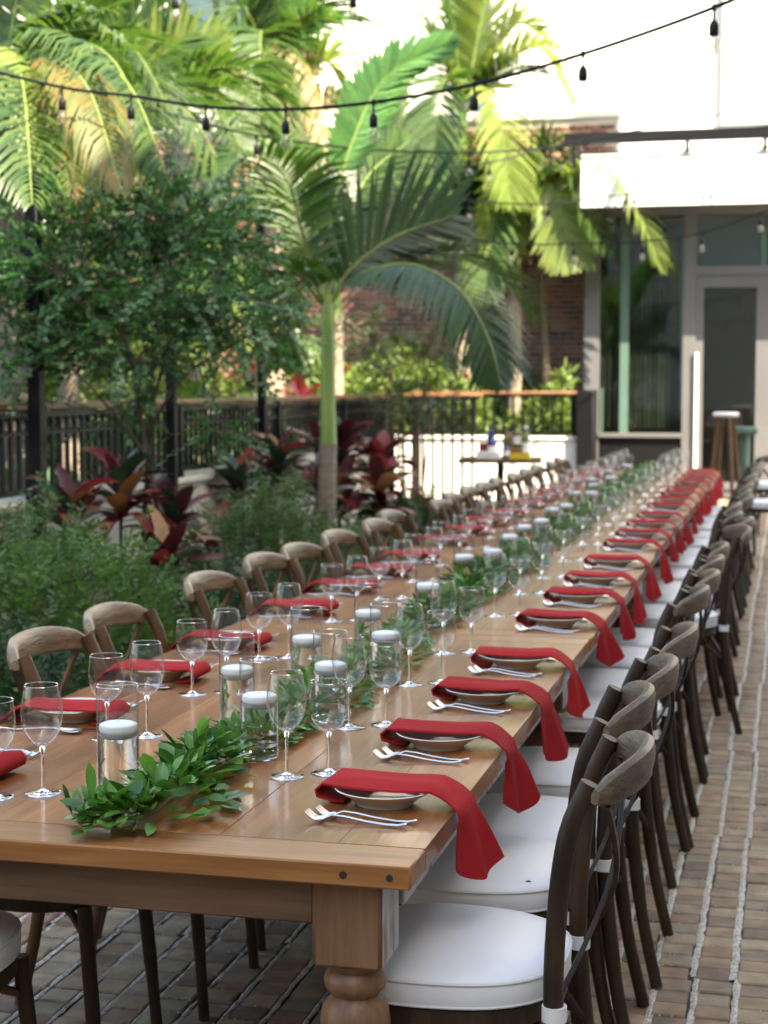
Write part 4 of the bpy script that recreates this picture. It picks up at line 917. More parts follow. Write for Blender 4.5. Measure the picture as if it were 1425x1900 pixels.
leafy_tree('green leafy tree in the garden at far left', -7.6, 13.4, 2.8, [((0, 0, 3.0), (1.2, 1, .9)), ((1.0, -.3, 2.4), (.8, .7, .6))], 170, 'shrub_leaf')
# philodendron like broad leaves behind the railing and red blooms
ph = thing('broad_leaf_plant', 'broad pale green leaves standing above the handrail left of the palm', 'plant', (-5.1, 13.4, 0))
BL_M = strap_mesh('leaf', .55, .26, .8, 'cover_leaf', .2)
for k in range(16):
    o = link('leaf', BL_M, ph, (rnd.uniform(-.5, .5), rnd.uniform(-1.2, 1.0), rnd.uniform(.95, 1.35))); o.rotation_euler = (rnd.uniform(-.3, .3), rnd.uniform(-.1, .8), rnd.uniform(0, 6.3))
part('stem', MB().tube([(0, 0, 0), (0, .1, 1.0)], .03, 8), 'bark', ph)
for k, (px, py, Y_) in enumerate([(866, 705, 21.9), (640, 690, 20.5)]):
    p = at(px, py, Y_); b_ = thing('red_flower', ['red bloom above the handrail in front of the brick wall', 'red bloom beyond the railing right of the palm trunk'][k], 'flower', (p.x, p.y, 0))
    fl = MB()
    for q in range(9):
        a_ = q * .7; d = Vector((math.cos(a_) * .7, math.sin(a_) * .7, .5 + .3 * (q % 2))).normalized()
        s_ = d.cross(Vector((0, 0, 1))).normalized() * .03; c0 = Vector((0, 0, p.z)); fl.add([c0, c0 + d * .07 + s_, c0 + d * .13, c0 + d * .07 - s_], [(0, 1, 2, 3)])
    part('bloom', fl, 'flower', b_); part('stem', MB().tube([(0, 0, 0), (0, 0, p.z)], .008, 6), 'rachis', b_)

# ================================================================== string lights
socket_m = MB().lathe([(.007, .02), (.012, .016), (.021, 0), (.023, -.012), (.023, -.05), (.019, -.056)], 12).mesh('socket', MAT['cable'])
bulb_m = MB().lathe([(.012, -.054), (.016, -.066), (.030, -.090), (.033, -.108), (.028, -.126), (.014, -.138), (.002, -.142)], 14, cap=False).mesh('bulb', MAT['bulb'])
fil_m = MB().tube([(-.006, 0, -.06), (-.008, 0, -.10), (-.003, 0, -.118), (.003, 0, -.09), (.006, 0, -.118), (.008, 0, -.10), (.006, 0, -.06)], .0016, 4).mesh('filament', MAT['filament'])
def string_light(label, pts, bulbs, drop=.05):
    P = [at(*p) for p in pts]; o0 = P[0].copy(); t = thing('string_light', label, 'string light', o0, 0, 'string lights over the patio')
    path = smooth_path([p - o0 for p in P], 8); part('cable', MB().tube(path, .0082, 6), 'cable', t)
    for (px, py, Y_) in bulbs:
        p = at(px, py, Y_) - o0
        q = min(path, key=lambda v: (v.x - p.x) ** 2 + (v.y - p.y) ** 2 * .2); q = Vector((p.x, q.y, q.z)) if abs(q.x - p.x) < .4 else q
        c = MB().tube([q, q - Vector((0, 0, drop))], .0055, 6); c.lathe([(.009, .012), (.012, 0), (.009, -.012)], 8, q.x, q.y, q.z); cb = part('drop_cable', c, 'cable', t)
        l_ = (q.x, q.y, q.z - drop - .016)
        s_ = link('socket', socket_m, t, l_); bl = link('bulb', bulb_m, t, l_); link('filament', fil_m, bl); s_.scale = bl.scale = (.85, .85, .85)
    return t
P0 = POSTS[0]; a0 = (-70, 118)
string_light('nearest string of bulbs sweeping from the left edge up to the top right', [(*a0, P0.y), (115, 162, 7.9), (243, 178, 7.8), (382, 198, 7.7), (530, 203, 7.6), (690, 190, 7.5), (878, 157, 7.4), (1082, 100, 7.2), (1325, 14, 7.0), (1560, -90, 6.9)],
             [(115, 160, 7.9), (243, 178, 7.8), (382, 198, 7.7), (530, 203, 7.6), (693, 190, 7.5), (880, 157, 7.4), (1082, 100, 7.2), (1325, 14, 7.0)])
string_light('second string of bulbs dipping from the left edge behind the first', [(*a0, P0.y), (130, 166, 8.2), (290, 205, 8.8), (480, 252, 10.2), (670, 276, 11.6), (870, 283, 12.6), (1055, 270, 14.5), (1560, 220, 17)],
             [(293, 205, 8.8), (476, 252, 10.2), (670, 276, 11.6), (870, 283, 12.6)])
P1 = POSTS[1]; a1 = px_of(*P1)
string_light('third string of bulbs running low through the palm crowns', [(*a1, P1.y), (520, 285, 12), (640, 300, 13), (748, 310, 14), (905, 302, 15.5), (1060, 265, 17), (1560, 170, 19)],
             [(748, 310, 14), (908, 302, 15.5)])
P2 = POSTS[2]; a2 = px_of(*P2)
string_light('fourth string of bulbs from the third post toward the awning', [(*a2, P2.y), (600, 352, 13.5), (712, 350, 14), (870, 372, 15), (1017, 378, 16), (1167, 360, 17.5), (1310, 352, 19), (1560, 330, 20)],
             [(712, 350, 14), (744, 352, 14.2), (870, 372, 15), (1017, 378, 16), (1160, 360, 17.5), (1177, 360, 17.7), (1305, 352, 19), (1320, 352, 19.2)])
P3 = POSTS[3]; a3 = px_of(*P3)
string_light('lowest string of bulbs crossing in front of the brick wall and door', [(*a3, P3.y), (760, 430, 15), (950, 452, 15.5), (1065, 452, 16), (1192, 448, 16.2), (1303, 432, 16.4), (1412, 395, 16.5), (1600, 330, 17)],
             [(835, 440, 15.2), (950, 452, 15.5), (1065, 452, 16), (1192, 448, 16.2), (1303, 432, 16.4), (1412, 395, 16.5)])
string_light('highest string of bulbs barely dipping in at the top', [(100, -60, 9.0), (325, -22, 9.0), (500, -18, 9), (655, -25, 9), (900, -70, 9)], [(325, -22, 9.0), (655, -25, 9)])

# ================================================================== tables
TX0, TX1 = -1.720, -0.572; TCX = (TX0 + TX1) / 2; TL = 2.44; TY0 = 2.52; TZ = .76
def make_table(label, y0, dx=0):
    t = thing('farm_table', label, 'table', (TCX + dx, y0, 0), 0, 'five farm tables set end to end')
    W = (TX1 - TX0) / 2; zt = TZ; th = .038
    part('breadboard_end', MB().box(-W, W, 0, .112, zt - th, zt, .003), 'table_end', t); part('breadboard_end', MB().box(-W, W, TL - .112, TL - .004, zt - th, zt, .003), 'table_end', t)
    xs = [-W, -W + .15, -W + .36, -W + .574, W - .36, W - .15, W]
    for a_, b_ in zip(xs[:-1], xs[1:]):
        zz = zt - rnd.uniform(0, .0004); part('plank', MB().box(a_ + .0002, b_ - .0002, .1135, TL - .1135, zz - th, zz, .0007), 'table_wood', t)
    for (x0, x1, yy0, yy1, m_) in ((-W + .178, W - .178, .056, .081, 'apron_wood'), (-W + .178, W - .178, TL - .081, TL - .056, 'apron_wood'), (-W + .052, -W + .077, .19, TL - .19, 'whitewash'), (W - .077, W - .052, .19, TL - .19, 'whitewash')):
        part('apron', MB().box(x0, x1, yy0, yy1, zt - th - .085, zt - th - .001, .003), m_, t)
    prof = [(.042, .0), (.044, .03), (.040, .05), (.035, .09), (.044, .13), (.052, .18), (.056, .25), (.053, .32), (.045, .37), (.038, .395), (.042, .402), (.052, .415), (.0585, .440), (.0595, .462), (.056, .485), (.045, .500), (.0395, .506), (.042, .511), (.051, .519), (.0535, .531), (.050, .543), (.043, .550), (.047, .557), (.056, .566)]
    for sx_ in (-1, 1):
        for yy in (.05 + .0595, TL - .05 - .0595):
            cx = sx_ * (W - .06 - .0595)
            lg = part('leg', MB().box(cx - .0595, cx + .0595, yy - .0595, yy + .0595, .566, zt - th - .001, .006).lathe(prof, 28, cx, yy), 'leg_wood', t)
            s2 = sx_; xx = cx + s2 * .0600
            part('side_face', MB().box(min(xx, xx + s2 * .002), max(xx, xx + s2 * .002), yy - .054, yy + .054, .573, zt - th - .004), 'whitewash', lg)
    return t
tabs = []
for k in range(5):
    tabs.append(make_table(['nearest farm table of honey brown planks with turned legs', 'second farm table from the camera set end to end with the nearest',
                'middle farm table of the long row of five', 'fourth farm table from the camera in the long row', 'farthest farm table ending the row near the storefront'][k], TY0 + k * TL, [0, .004, -.006, .002, -.008][k]))
hb = MB()
for hx_, r_ in ((.463, .0065), (.540, .006)):
    hb = MB(); hb.loft([[(hx_ + rr * math.cos(a_), -yy, TZ - .019 + rr * math.sin(a_)) for a_ in [2 * math.pi * q / 14 for q in range(14)]] for rr, yy in ((r_, .0012), (r_ * .8, .0005))])
    part('peg_hole', hb, 'hole', tabs[0])


# ================================================================== chairs
def crest_rings(n=17):
    rings = []
    for i in range(n):
        u = -1 + 2 * i / (n - 1); y = u * .205; bow = -.272 - .068 * (1 - abs(u) ** 2.2)
        hh = .036 * (1 - .42 * abs(u) ** 4) * (1 if abs(u) < .99 else .6); zc = .854 + .010 * (1 - u * u) - .010 * abs(u) ** 3; th = .0145 if abs(u) < .99 else .009
        prof = [(-th * .9, -hh * .75), (-th * 1.1, 0), (-th, hh * .5), (-th * .7, hh * .85), (0, hh), (th * .7, hh * .85), (th, hh * .5), (th * 1.05, 0), (th * .85, -hh * .75), (0, -hh)]
        nx_, ny_ = 1.0, .068 * 2.2 * abs(u) ** 1.2 * (1 if u > 0 else -1) / .205 * -1
        l_ = math.hypot(nx_, ny_); nx_, ny_ = nx_ / l_, ny_ / l_
        rings.append([(bow + q * nx_ - .12 * z_, y + q * ny_, zc + z_) for q, z_ in prof])
    return rings
def bent_slat(y0, y1, off):
    n = 10; rings = []
    for i in range(n + 1):
        t = i / n; y = y0 + (y1 - y0) * (t ** 1.1); z = .825 - (.825 - .485) * t - .0
        x = -.285 + .07 * t - .035 * math.sin(math.pi * t) + off; w_ = .013; th = .0045
        rings.append([(x - th, y - w_, z), (x + th, y - w_, z), (x + th, y + w_, z), (x - th, y + w_, z)])
    return rings
def cushion_outline(n=40, s=1.0):
    pts = []
    for k in range(n):
        a_ = 2 * math.pi * k / n; c, s_ = math.cos(a_), math.sin(a_)
        e = 2.6; rr = (abs(c) ** e + abs(s_) ** e) ** (-1 / e); x = .208 * rr * c; y = .212 * rr * s_ * (1 + .06 * (x / .2))
        pts.append((x * s, y * s))
    return pts
def chair_proto(dark):
    W_, C_ = ('chair_dark', 'chair_crest') if dark else ('chair_light', 'crest_light')
    t = bpy.data.objects.new('cross_back_chair', None); COL.objects.link(t)
    for s_ in (-1, 1):
        part('rear_leg', MB().tube(smooth_path([(-.275, s_ * .205, 0), (-.232, s_ * .195, .2), (-.205, s_ * .188, .44), (-.207, s_ * .186, .62), (-.225, s_ * .184, .77), (-.262, s_ * .182, .862)], 4), [.0155] * 5 + [.0175] * 16, 12), W_, t)
        part('front_leg', MB().tube(smooth_path([(.20, s_ * .185, 0), (.185, s_ * .178, .2), (.165, s_ * .168, .435)], 4), [.0135] * 4 + [.016] * 5, 12), 'chair_dark', t)  # dark on the light chairs too: under-table shade put into the leg colour
        part('strap', MB().tube([(-.205, s_ * .188, .452), (-.205, s_ * .188, .478)], .0215, 14), 'strap', t)
    part('crest_rail', MB().loft(crest_rings()), C_, t)
    part('back_slat', MB().loft(bent_slat(-.188, .15, .004)), W_, t); part('back_slat', MB().loft(bent_slat(.188, -.15, -.007)), W_, t)
    o1 = cushion_outline(40, .97); o2 = cushion_outline(40, .80)
    part('seat_frame', MB().loft([[(x * 1.0, y * 1.0, z) for x, y in o1] for z in (.425, .43, .452, .458)]), 'chair_dark', t)
    part('brace', MB().tube(smooth_path([(.17, -.17, .36), (.10, -.10, .40), (0, -.06, .425), (-.10, -.10, .40), (-.2, -.19, .33)], 4), .009, 8).tube(smooth_path([(.17, .17, .36), (.10, .10, .40), (0, .06, .425), (-.10, .10, .40), (-.2, .19, .33)], 4), .009, 8)
         .tube(smooth_path([(-.222, -.19, .30), (-.17, -.12, .40), (-.15, 0, .425), (-.17, .12, .40), (-.222, .19, .30)], 4), .009, 8), W_, t)
    o0 = cushion_outline(40, 1.0)
    prof = [(.93, .460), (.985, .463), (1.0, .472), (1.005, .488), (1.0, .500), (.985, .509), (.94, .5155), (.8, .522), (.5, .528), (.2, .530), (.03, .5305)]
    cu = part('cushion', MB().loft([[(x * k_, y * k_, z) for x, y in o0] for k_, z in prof]), 'cushion', t)
    part('piping', MB().tube([(x * .997, y * .997, .5065) for x, y in o0] + [(o0[0][0] * .997, o0[0][1] * .997, .5065)], .0032, 6, cap=False), 'piping', cu)
    part('piping', MB().tube([(x * .99, y * .99, .4655) for x, y in o0] + [(o0[0][0] * .99, o0[0][1] * .99, .4655)], .003, 6, cap=False), 'piping', cu)
    return t
cd, cl = chair_proto(True), chair_proto(False); used = {True: False, False: False}
def place_chair(x, y, rz, dark, label, group):
    src = cd if dark else cl
    if not used[dark]: o = src; used[dark] = True
    else: o = dup(src)
    o.location = (x, y, 0); o.rotation_euler = (0, 0, rz); tag(o, label, 'chair', group); return o
right_px = [(1163, 1373), (1173, 1275), (1227, 1222), (1265, 1159), (1287, 1086), (1321, 1058), (1315, 1029), (1321, 1006), (1350, 976), (1352, 957)]
RY = [on(px, py, .9).y for px, py in right_px] + [8.35, 8.95, 9.6, 10.1, 10.75, 11.3, 11.95, 12.5, 13.15, 13.7]
RXc = [-.27, -.31, -.285, -.27, -.28, -.265, -.27, -.27, -.20, -.20] + [-.25 + rnd.uniform(-.04, .04) for _ in range(10)]
RX = [x - .305 for x in RXc]
for k, (x, y) in enumerate(zip(RX, RY)):
    lb = ['nearest dark cross back chair on the right with a white cushion'][0] if k == 0 else 'dark cross back chair with white cushion, %s from the near end, right side' % ORD[k]
    place_chair(x, y, math.pi + rnd.uniform(-.05, .05) + (.25 if k == 8 else 0), True, lb, 'chairs along the right side of the tables')
LY = [2.68, 3.32, 3.86, 4.36, 5.17, 5.80, 6.20, 6.80, 7.42, 7.98, 8.80, 9.35, 9.95, 10.4, 10.9, 11.5, 12.1, 12.7, 13.4, 14.1]
LX = [-1.57, -1.58, -1.53, -1.55, -1.56, -1.57, -1.55, -1.56, -1.54, -1.60, -1.52, -1.56, -1.58, -1.57, -1.57, -1.55, -1.56, -1.57, -1.55, -1.58]
for k, (x, y) in enumerate(zip(LX, LY)):
    place_chair(x - .01, y, rnd.uniform(-.07, .07), False, 'light brown cross back chair, %s from the near end, left side of the tables' % ORD[k], 'chairs along the left side of the tables')
# stray chairs near the door
p = on(1395, 932, .5); place_chair(p.x + .12, p.y, R(-110), True, 'brown chair with white cushion standing alone right of the row', 'chairs near the door')
p = on(1422, 880, .6); place_chair(p.x + .05, p.y, R(200), False, 'warm brown chair cut off by the right edge near the door', 'chairs near the door')

# ================================================================== tableware prototypes
def napkin_mesh(seed, hang=.135, mirror=False):
    """folded strip: tucked under the inner rim, across the plate, over the table edge, hanging down. Local: plate centre at origin, edge at +x"""
    r2 = random.Random(seed); E = .136
    prof = [(-.070, .004), (-.098, .005), (-.118, .014), (-.121, .026), (-.108, .038), (-.085, .042), (-.03, .0405), (.03, .0395), (.072, .042), (.095, .042), (.112, .035), (.126, .021), (E + .002, .011), (E + .011, .004), (E + .015, -.012)]
    path = [Vector((x, 0, z)) for x, z in prof]
    m0 = len(path); nh = 10
    for k in range(1, nh + 1): path.append(Vector((E + .013 + .004 * (k / nh), 0, -.012 - hang * k / nh)))
    n = 15; rings = []; drift = .040 + r2.uniform(-.022, .016); wid_ = r2.uniform(.94, 1.08); kr = r2.uniform(-.004, .004)
    rows = []
    for i, p in enumerate(path):
        h = max(0, i - m0 + 1) / nh; w = .060 + .022 * h - (.012 if i < 2 else 0)
        row = []
        for j in range(n):
            v = -1 + 2 * j / (n - 1)
            fold = (.008 * h ** .7) * (math.cos(v * 4.6 + .4 + seed * .5) + 1) + .022 * h ** .8 * v + .008 * h
            sag = (-.006 * abs(v) ** 3 + .0014 * math.sin(v * 5 + seed + i * .5)) if 4 < i < 11 else 0
            y = v * w * wid_ + .024 + (drift - .018) * h + kr * math.sin(i * .6)
            z = p.z + sag + h * (.030 * (v * v) - .014 - .010 * v)
            row.append(Vector((p.x + fold, y, z)))
        rows.append(row)
    th = .0020; top = []; bot = []
    for i, row in enumerate(rows):
        T = (path[min(i + 1, len(path) - 1)] - path[max(i - 1, 0)]).normalized(); N = Vector((-T.z, 0, T.x))
        if i < 3: N = N * 1
        top.append([p + N * th for p in row]); bot.append([p - N * th for p in row])
    mb = MB(); rings = []
    for a_, b_ in zip(top, bot): rings.append(a_ + b_[::-1])
    mb.loft(rings); me = mb.mesh('napkin', MAT['napkin'], True, 65)
    return me
NAPS = [napkin_mesh(s_, h) for s_, h in ((0, .118), (1.3, .130), (2.6, .104), (4.1, .122), (5.3, .138), (6.9, .112), (8.2, .126), (9.7, .098), (11, .134), (12.4, .116))]
plate_prof = [(.0, .0035), (.045, .003), (.050, .0), (.054, .0), (.056, .005), (.070, .015), (.090, .027), (.0935, .0300), (.092, .0312), (.075, .0205), (.058, .0105), (.045, .008), (.0, .008)]
plate_me = MB().lathe(plate_prof, 40, cap=False).mesh('plate', MAT['plate'])
def fork_mesh():
    mb = MB(); cl_ = [(-.098, .0035), (-.088, .0008), (-.070, .002), (-.058, .0065), (-.045, .0095), (-.02, .0085), (.02, .0045), (.06, .0022), (.085, .0025), (.099, .005), (.102, .0045)]
    ws = [.0115, .0125, .012, .009, .0035, .0028, .0030, .0045, .0058, .0052, .002]
    rings = [[(x, -w_, z), (x, -w_ * .5, z + .0012), (x, w_ * .5, z + .0012), (x, w_, z), (x, w_ * .5, z - .0011), (x, -w_ * .5, z - .0011)] for (x, z), w_ in list(zip(cl_, ws))[1:]]
    mb.loft(rings[1:])
    for q in range(4):
        y = -.0105 + .007 * q; yy = y * .95
        mb.tube([(-.098, y, .0135), (-.088, y, .0075), (-.078, yy, .0036), (-.064, yy, .0050)], [.0006, .0011, .0014, .0016], 6)
    return mb.mesh('fork', MAT['steel'])
fork_me = fork_mesh()
kn = MB(); kn.loft([[(x, -w_, .0008), (x, w_ * k_, .0008), (x, w_ * k_, .0008 + h_), (x, -w_, .0008 + h_)] for x, w_, k_, h_ in ((-.112, .002, .6, .0008), (-.105, .006, .7, .001), (-.08, .0085, .8, .0016), (-.02, .0085, .9, .002), (-.005, .0055, 1, .004), (.0, .005, 1, .006), (.04, .006, 1, .006), (.095, .0085, 1, .005), (.103, .006, 1, .004))])
knife_me = kn.mesh('knife', MAT['steel'])
sp = MB(); rr = []
for x, z, w_, d_ in ((-.095, .005, .004, .0), (-.09, .004, .012, .002), (-.075, .002, .0185, .004), (-.06, .003, .017, .004), (-.045, .006, .008, .002), (-.035, .0085, .0035, 0), (.0, .007, .003, 0), (.06, .002, .0045, 0), (.095, .004, .0055, 0), (.1, .0035, .002, 0)):
    rr.append([(x, -w_, z + d_ * .6), (x, 0, z - d_ * .5 + .0003), (x, w_, z + d_ * .6), (x, w_ * .9, z + d_ * .6 + .0014), (x, 0, z - d_ * .5 + .0022), (x, -w_ * .9, z + d_ * .6 + .0014)])
spoon_me = sp.loft(rr).mesh('spoon', MAT['steel'])
def wine_proto(kind):
    t = bpy.data.objects.new('wine_glass', None); COL.objects.link(t)
    if kind == 0: bp = [(.0045, .088), (.012, .093), (.024, .103), (.033, .118), (.038, .136), (.0395, .152), (.038, .172), (.034, .192), (.031, .206)]
    else: bp = [(.0045, .080), (.012, .085), (.026, .095), (.035, .109), (.0385, .124), (.0395, .140), (.0385, .160), (.036, .183)]
    fine = []
    for i in range(len(bp) - 1):
        for q in range(2): fine.append((bp[i][0] + (bp[i + 1][0] - bp[i][0]) * q / 2, bp[i][1] + (bp[i + 1][1] - bp[i][1]) * q / 2))
    fine.append(bp[-1])
    b_ = part('bowl', MB().lathe(bp, 36, cap=False), 'glass_thin', t)
    r_, z_ = bp[-1]; part('rim', MB().tube([(r_ * math.cos(a_), r_ * math.sin(a_), z_) for a_ in [2 * math.pi * k / 36 for k in range(37)]], .0009, 5, cap=False), 'rim', b_)
    h = bp[0][1]
    part('stem', MB().lathe([(.0035, .006), (.0032, .02), (.0032, h * .6), (.0036, h * .85), (.006, h + .002), (.010, h + .0065), (.004, h + .009), (0, h + .010)], 16), 'glass_solid', t)
    part('foot', MB().lathe([(0, .0005), (.034, .0005), (.0350, .0012), (.034, .0020), (.02, .0030), (.009, .0052), (.0036, .009), (.0, .0095)], 32, cap=False), 'glass_solid', t)
    return t
WG = [wine_proto(0), wine_proto(1)]; wg_used = [False, False]
def place_glass(kind, x, y, label):
    if not wg_used[kind]: o = WG[kind]; wg_used[kind] = True
    else: o = dup(WG[kind])
    o.location = (x, y, TZ + .0005); o.rotation_euler = (rnd.uniform(-.004, .004), 0, rnd.uniform(0, 6)); tag(o, label, 'glass', 'wine glasses along the table'); return o
def place_set(side, k, y, dx=0):
    """side +1: right edge of the table, -1: left edge"""
    rz = 0 if side > 0 else math.pi; px_ = (TX1 - .136) if side > 0 else (TX0 + .136)
    sd = 'right' if side > 0 else 'left'; o_ = ORD[k]
    def loc(lx, ly, lz=0): return (px_ + side * lx, y + side * ly, TZ + .0005 + lz)
    o = link('plate', plate_me, None, loc(0, 0), rz); tag(o, 'small cream plate under a red napkin, %s from the near end, %s side' % (o_, sd), 'plate', 'plates on the tables')
    o = link('napkin', NAPS[(k * 3 + (0 if side > 0 else 5)) % 10], None, loc(0, rnd.uniform(-.004, .004)), rz + rnd.uniform(-.06, .06)); tag(o, 'folded red napkin hanging over the table edge, %s from the near end, %s side' % (o_, sd), 'napkin', 'red napkins over the plates')
    if (side > 0 and k < 13) or (side < 0 and k < 8):
        o = link('fork', fork_me, None, loc(-.004, -.126), rz + R(-3 + rnd.uniform(-4, 4))); tag(o, 'inner fork beside the %s plate from the near end, %s side' % (o_, sd), 'fork', 'forks'); o.scale = (.92, 1, 1.35)
        o = link('fork', fork_me, None, loc(-.016, -.154), rz + R(-6 + rnd.uniform(-4, 4))); tag(o, 'outer fork of the pair by the %s plate, %s side' % (o_, sd), 'fork', 'forks'); o.scale = (.92, 1, 1.35)
        o = link('knife', knife_me, None, loc(-.012, .118), rz + R(-2 + rnd.uniform(-4, 4))); tag(o, 'table knife behind the %s plate from the near end, %s side' % (o_, sd), 'knife', 'knives')
        if k < 9: o = link('spoon', spoon_me, None, loc(.01, .148), rz + R(2)); tag(o, 'spoon lying past the knife of the %s plate, %s side' % (o_, sd), 'spoon', 'spoons')
    gx = .235 + rnd.uniform(-.015, .015) * (k > 1); j = rnd.uniform(-.022, .022)
    place_glass(0, px_ - side * gx, y + side * (.145 + j), 'tall wine glass inward of the %s plate from the near end, %s side' % (o_, sd))
    place_glass(1, px_ - side * (gx - .072), y + side * (.195 + j), 'rounder wine glass nearer the edge by the %s plate, %s side' % (o_, sd))
RPY = [2.908, 3.40, 3.92, 4.42, 5.20, 5.80, 6.34, 6.97, 7.72, 8.28, 8.85, 9.42, 10.15, 10.7, 11.3, 11.85, 12.6, 13.15, 13.7, 14.25]
LPY = [2.95, 3.484, 4.03, 4.57, 5.31, 5.90, 6.45, 7.0, 7.75, 8.30, 8.85, 9.40, 10.2, 10.75, 11.3, 11.85, 12.6, 13.15, 13.7, 14.25]
for k in range(20): place_set(1, k, RPY[k]); place_set(-1, k, LPY[k])

# vases with floating candles
def vase_proto():
    t = bpy.data.objects.new('cylinder_vase', None); COL.objects.link(t); r_ = .0395
    part('glass_wall', MB().lathe([(r_, .006), (r_, .05), (r_, .1), (r_, .15), (r_, .205)], 40, cap=False), 'vase_glass', t)
    part('rim', MB().tube([(r_ * math.cos(a_), r_ * math.sin(a_), .205) for a_ in [2 * math.pi * k / 40 for k in range(41)]], .0013, 6, cap=False), 'rim', t)
    part('glass_base', MB().lathe([(0, .0), (r_ - .004, 0), (r_, .002), (r_, .010), (r_ - .003, .0125), (0, .0125)], 40, cap=False), 'glass_solid', t)
    part('water', MB().lathe([(0, .0130), (r_ - .0016, .0130), (r_ - .0016, .118), (0, .118)], 40, cap=False), 'water', t)
    return t
def candle_proto():
    t = bpy.data.objects.new('floating_candle', None); COL.objects.link(t)
    part('wax_disc', MB().lathe([(0, .0), (.020, .001), (.030, .006), (.0355, .016), (.0362, .022), (.0350, .027), (.030, .0295), (.02, .0300), (0, .0295)], 36, cap=False), 'wax', t)
    part('wick', MB().tube([(0, 0, .029), (.0008, 0, .036)], .0009, 6), 'wick', t); return t
VP, CP = vase_proto(), candle_proto()
VPOS = [(-1.212, 2.86), (-1.045, 3.20), (-1.195, 3.50), (-1.005, 3.60), (-1.170, 3.97)]
cand_px = [(715, 1172), (683, 1132), (794, 1082), (861, 1029), (914, 1019), (944, 992), (972, 974), (1005, 963), (1025, 942), (1051, 935), (1066, 912), (1098, 912), (1102, 897), (1081, 886), (1132, 884), (1128, 872), (1165, 862)]
for px, py in cand_px:
    p = on(px, py, TZ + .135); VPOS.append((p.x, min(p.y, 14.3)))
adj = []
for (x, y) in VPOS:
    for _ in range(20):
        c = [(a_, b_) for a_, b_ in adj if (a_ - x) ** 2 + (b_ - y) ** 2 < .085 ** 2]
        if not c: break
        y += .03
    adj.append((min(max(x, -1.28), -.98), y))
for k, (x, y) in enumerate(adj):
    v = VP if k == 0 else dup(VP); v.location = (x, y, TZ + .0005); tag(v, 'clear glass cylinder vase half full of water, %s from the near end' % ORD[k], 'vase', 'glass cylinder vases down the middle')
    c = CP if k == 0 else dup(CP); c.location = (x + rnd.uniform(-.001, .001), y, TZ + .0005 + .1045); c.rotation_euler = (0, 0, rnd.uniform(0, 6)); tag(c, 'white disc candle floating in the %s vase from the near end' % ORD[k], 'candle', 'floating candles')

# ================================================================== greenery down the middle
def garland_leaf(L, W, mat, curl):
    n = 5; V = []; F = []
    for k in range(n + 1):
        t = k / n; w = W * [.06, .45, .85, 1.0, .84, .16][k] / 2; z = curl * L * (t * t) ; x = L * t
        V += [(x, -w, z + w * .28), (x, 0, z), (x, w, z + w * .28)]
    for k in range(n):
        for q in (0, 1): F.append((3 * k + q, 3 * k + q + 1, 3 * k + q + 4, 3 * k + q + 3))
    return npmesh('leaf', np.array(V), np.array(F), mat, True)
GL = [garland_leaf(.050, .024, 'garland_leaf', -.25), garland_leaf(.058, .026, 'garland_leaf', .15), garland_leaf(.042, .022, 'garland_leaf', -.45), garland_leaf(.062, .027, 'garland_leaf', -.1), garland_leaf(.034, .018, 'garland_leaf', .1)]
GPALE = [garland_leaf(.036, .020, 'garland_pale', -.1), garland_leaf(.030, .019, 'garland_pale', .2)]
def garland(label, pts, n_parts, n_mass, wid, hgt, leaves, mat, group='greenery down the middle of the tables', leafL=.05, leafW=.023):
    P = smooth_path(pts, 6); o0 = Vector((P[0].x, P[0].y, TZ)); t = thing('garland', label, 'garland', o0, 0, group)
    Q = [p - o0 for p in P]; part('stem', MB().tube([q + Vector((0, 0, .012)) for q in Q], .0035, 6), 'thin_bark', t)
    L = len(Q)
    def at_t(u): i = min(int(u * (L - 1)), L - 2); return Q[i].lerp(Q[i + 1], u * (L - 1) - i), (Q[i + 1] - Q[i]).normalized()
    def one():
        u = rnd.random(); q, T = at_t(u); S = Vector((-T.y, T.x, 0)); s_ = rnd.gauss(0, 1); s_ = max(-1.7, min(1.7, s_))
        env = (1 - .5 * abs(2 * u - 1) ** 3) * (1 + .28 * math.sin(u * 17 + q.x * 9))
        z = .006 + hgt * env * max(0, 1 - (s_ / 1.7) ** 2) * rnd.random() ** .7
        p = q + S * s_ * wid * .5 * env + T * rnd.uniform(-.02, .02) + Vector((0, 0, z))
        d = (S * (s_ * .8 + rnd.uniform(-.5, .5)) - T * rnd.uniform(-.3, 1.0) + Vector((0, 0, .25 + rnd.uniform(-.2, .75) * (z / hgt)))).normalized()
        return p, d
    for k in range(n_parts):
        p, d = one(); me = leaves[rnd.randrange(len(leaves))]
        if d.z < 0 and p.z < .02: d.z = .1
        o = link('leaf', me, t, p); o.rotation_euler = (rnd.uniform(-.5, .5), -math.asin(max(-1, min(1, d.z))), math.atan2(d.y, d.x)); s_ = rnd.uniform(.7, 1.15); o.scale = (s_, s_, s_)
    if n_mass:
        A_ = [one() for _ in range(n_mass)]; P_ = np.array([tuple(a_[0]) for a_ in A_]); D_ = np.array([tuple(a_[1]) for a_ in A_])
        P_[:, 2] = np.maximum(P_[:, 2], .012)
        D_[:, 2] = np.maximum(D_[:, 2], -.1)
        V, F = kites(P_, D_, rv(n_mass, .4) + [0, 0, 1], leafL * npr.uniform(.6, 1.2, n_mass), leafW * npr.uniform(.7, 1.2, n_mass)); V[:, 2] = np.maximum(V[:, 2], .0015)
        stuff(link('foliage', npmesh('foliage', V, F, mat), t))
    return t
gz = TZ + .004
garland('leafy green garland start with broad glossy leaves at the near end', [(-1.17, 2.60, gz), (-1.08, 2.67, gz), (-1.085, 2.84, gz), (-1.115, 3.0, gz), (-1.11, 3.18, gz)], 298, 160, .082, .050, GL, 'garland_leaf')
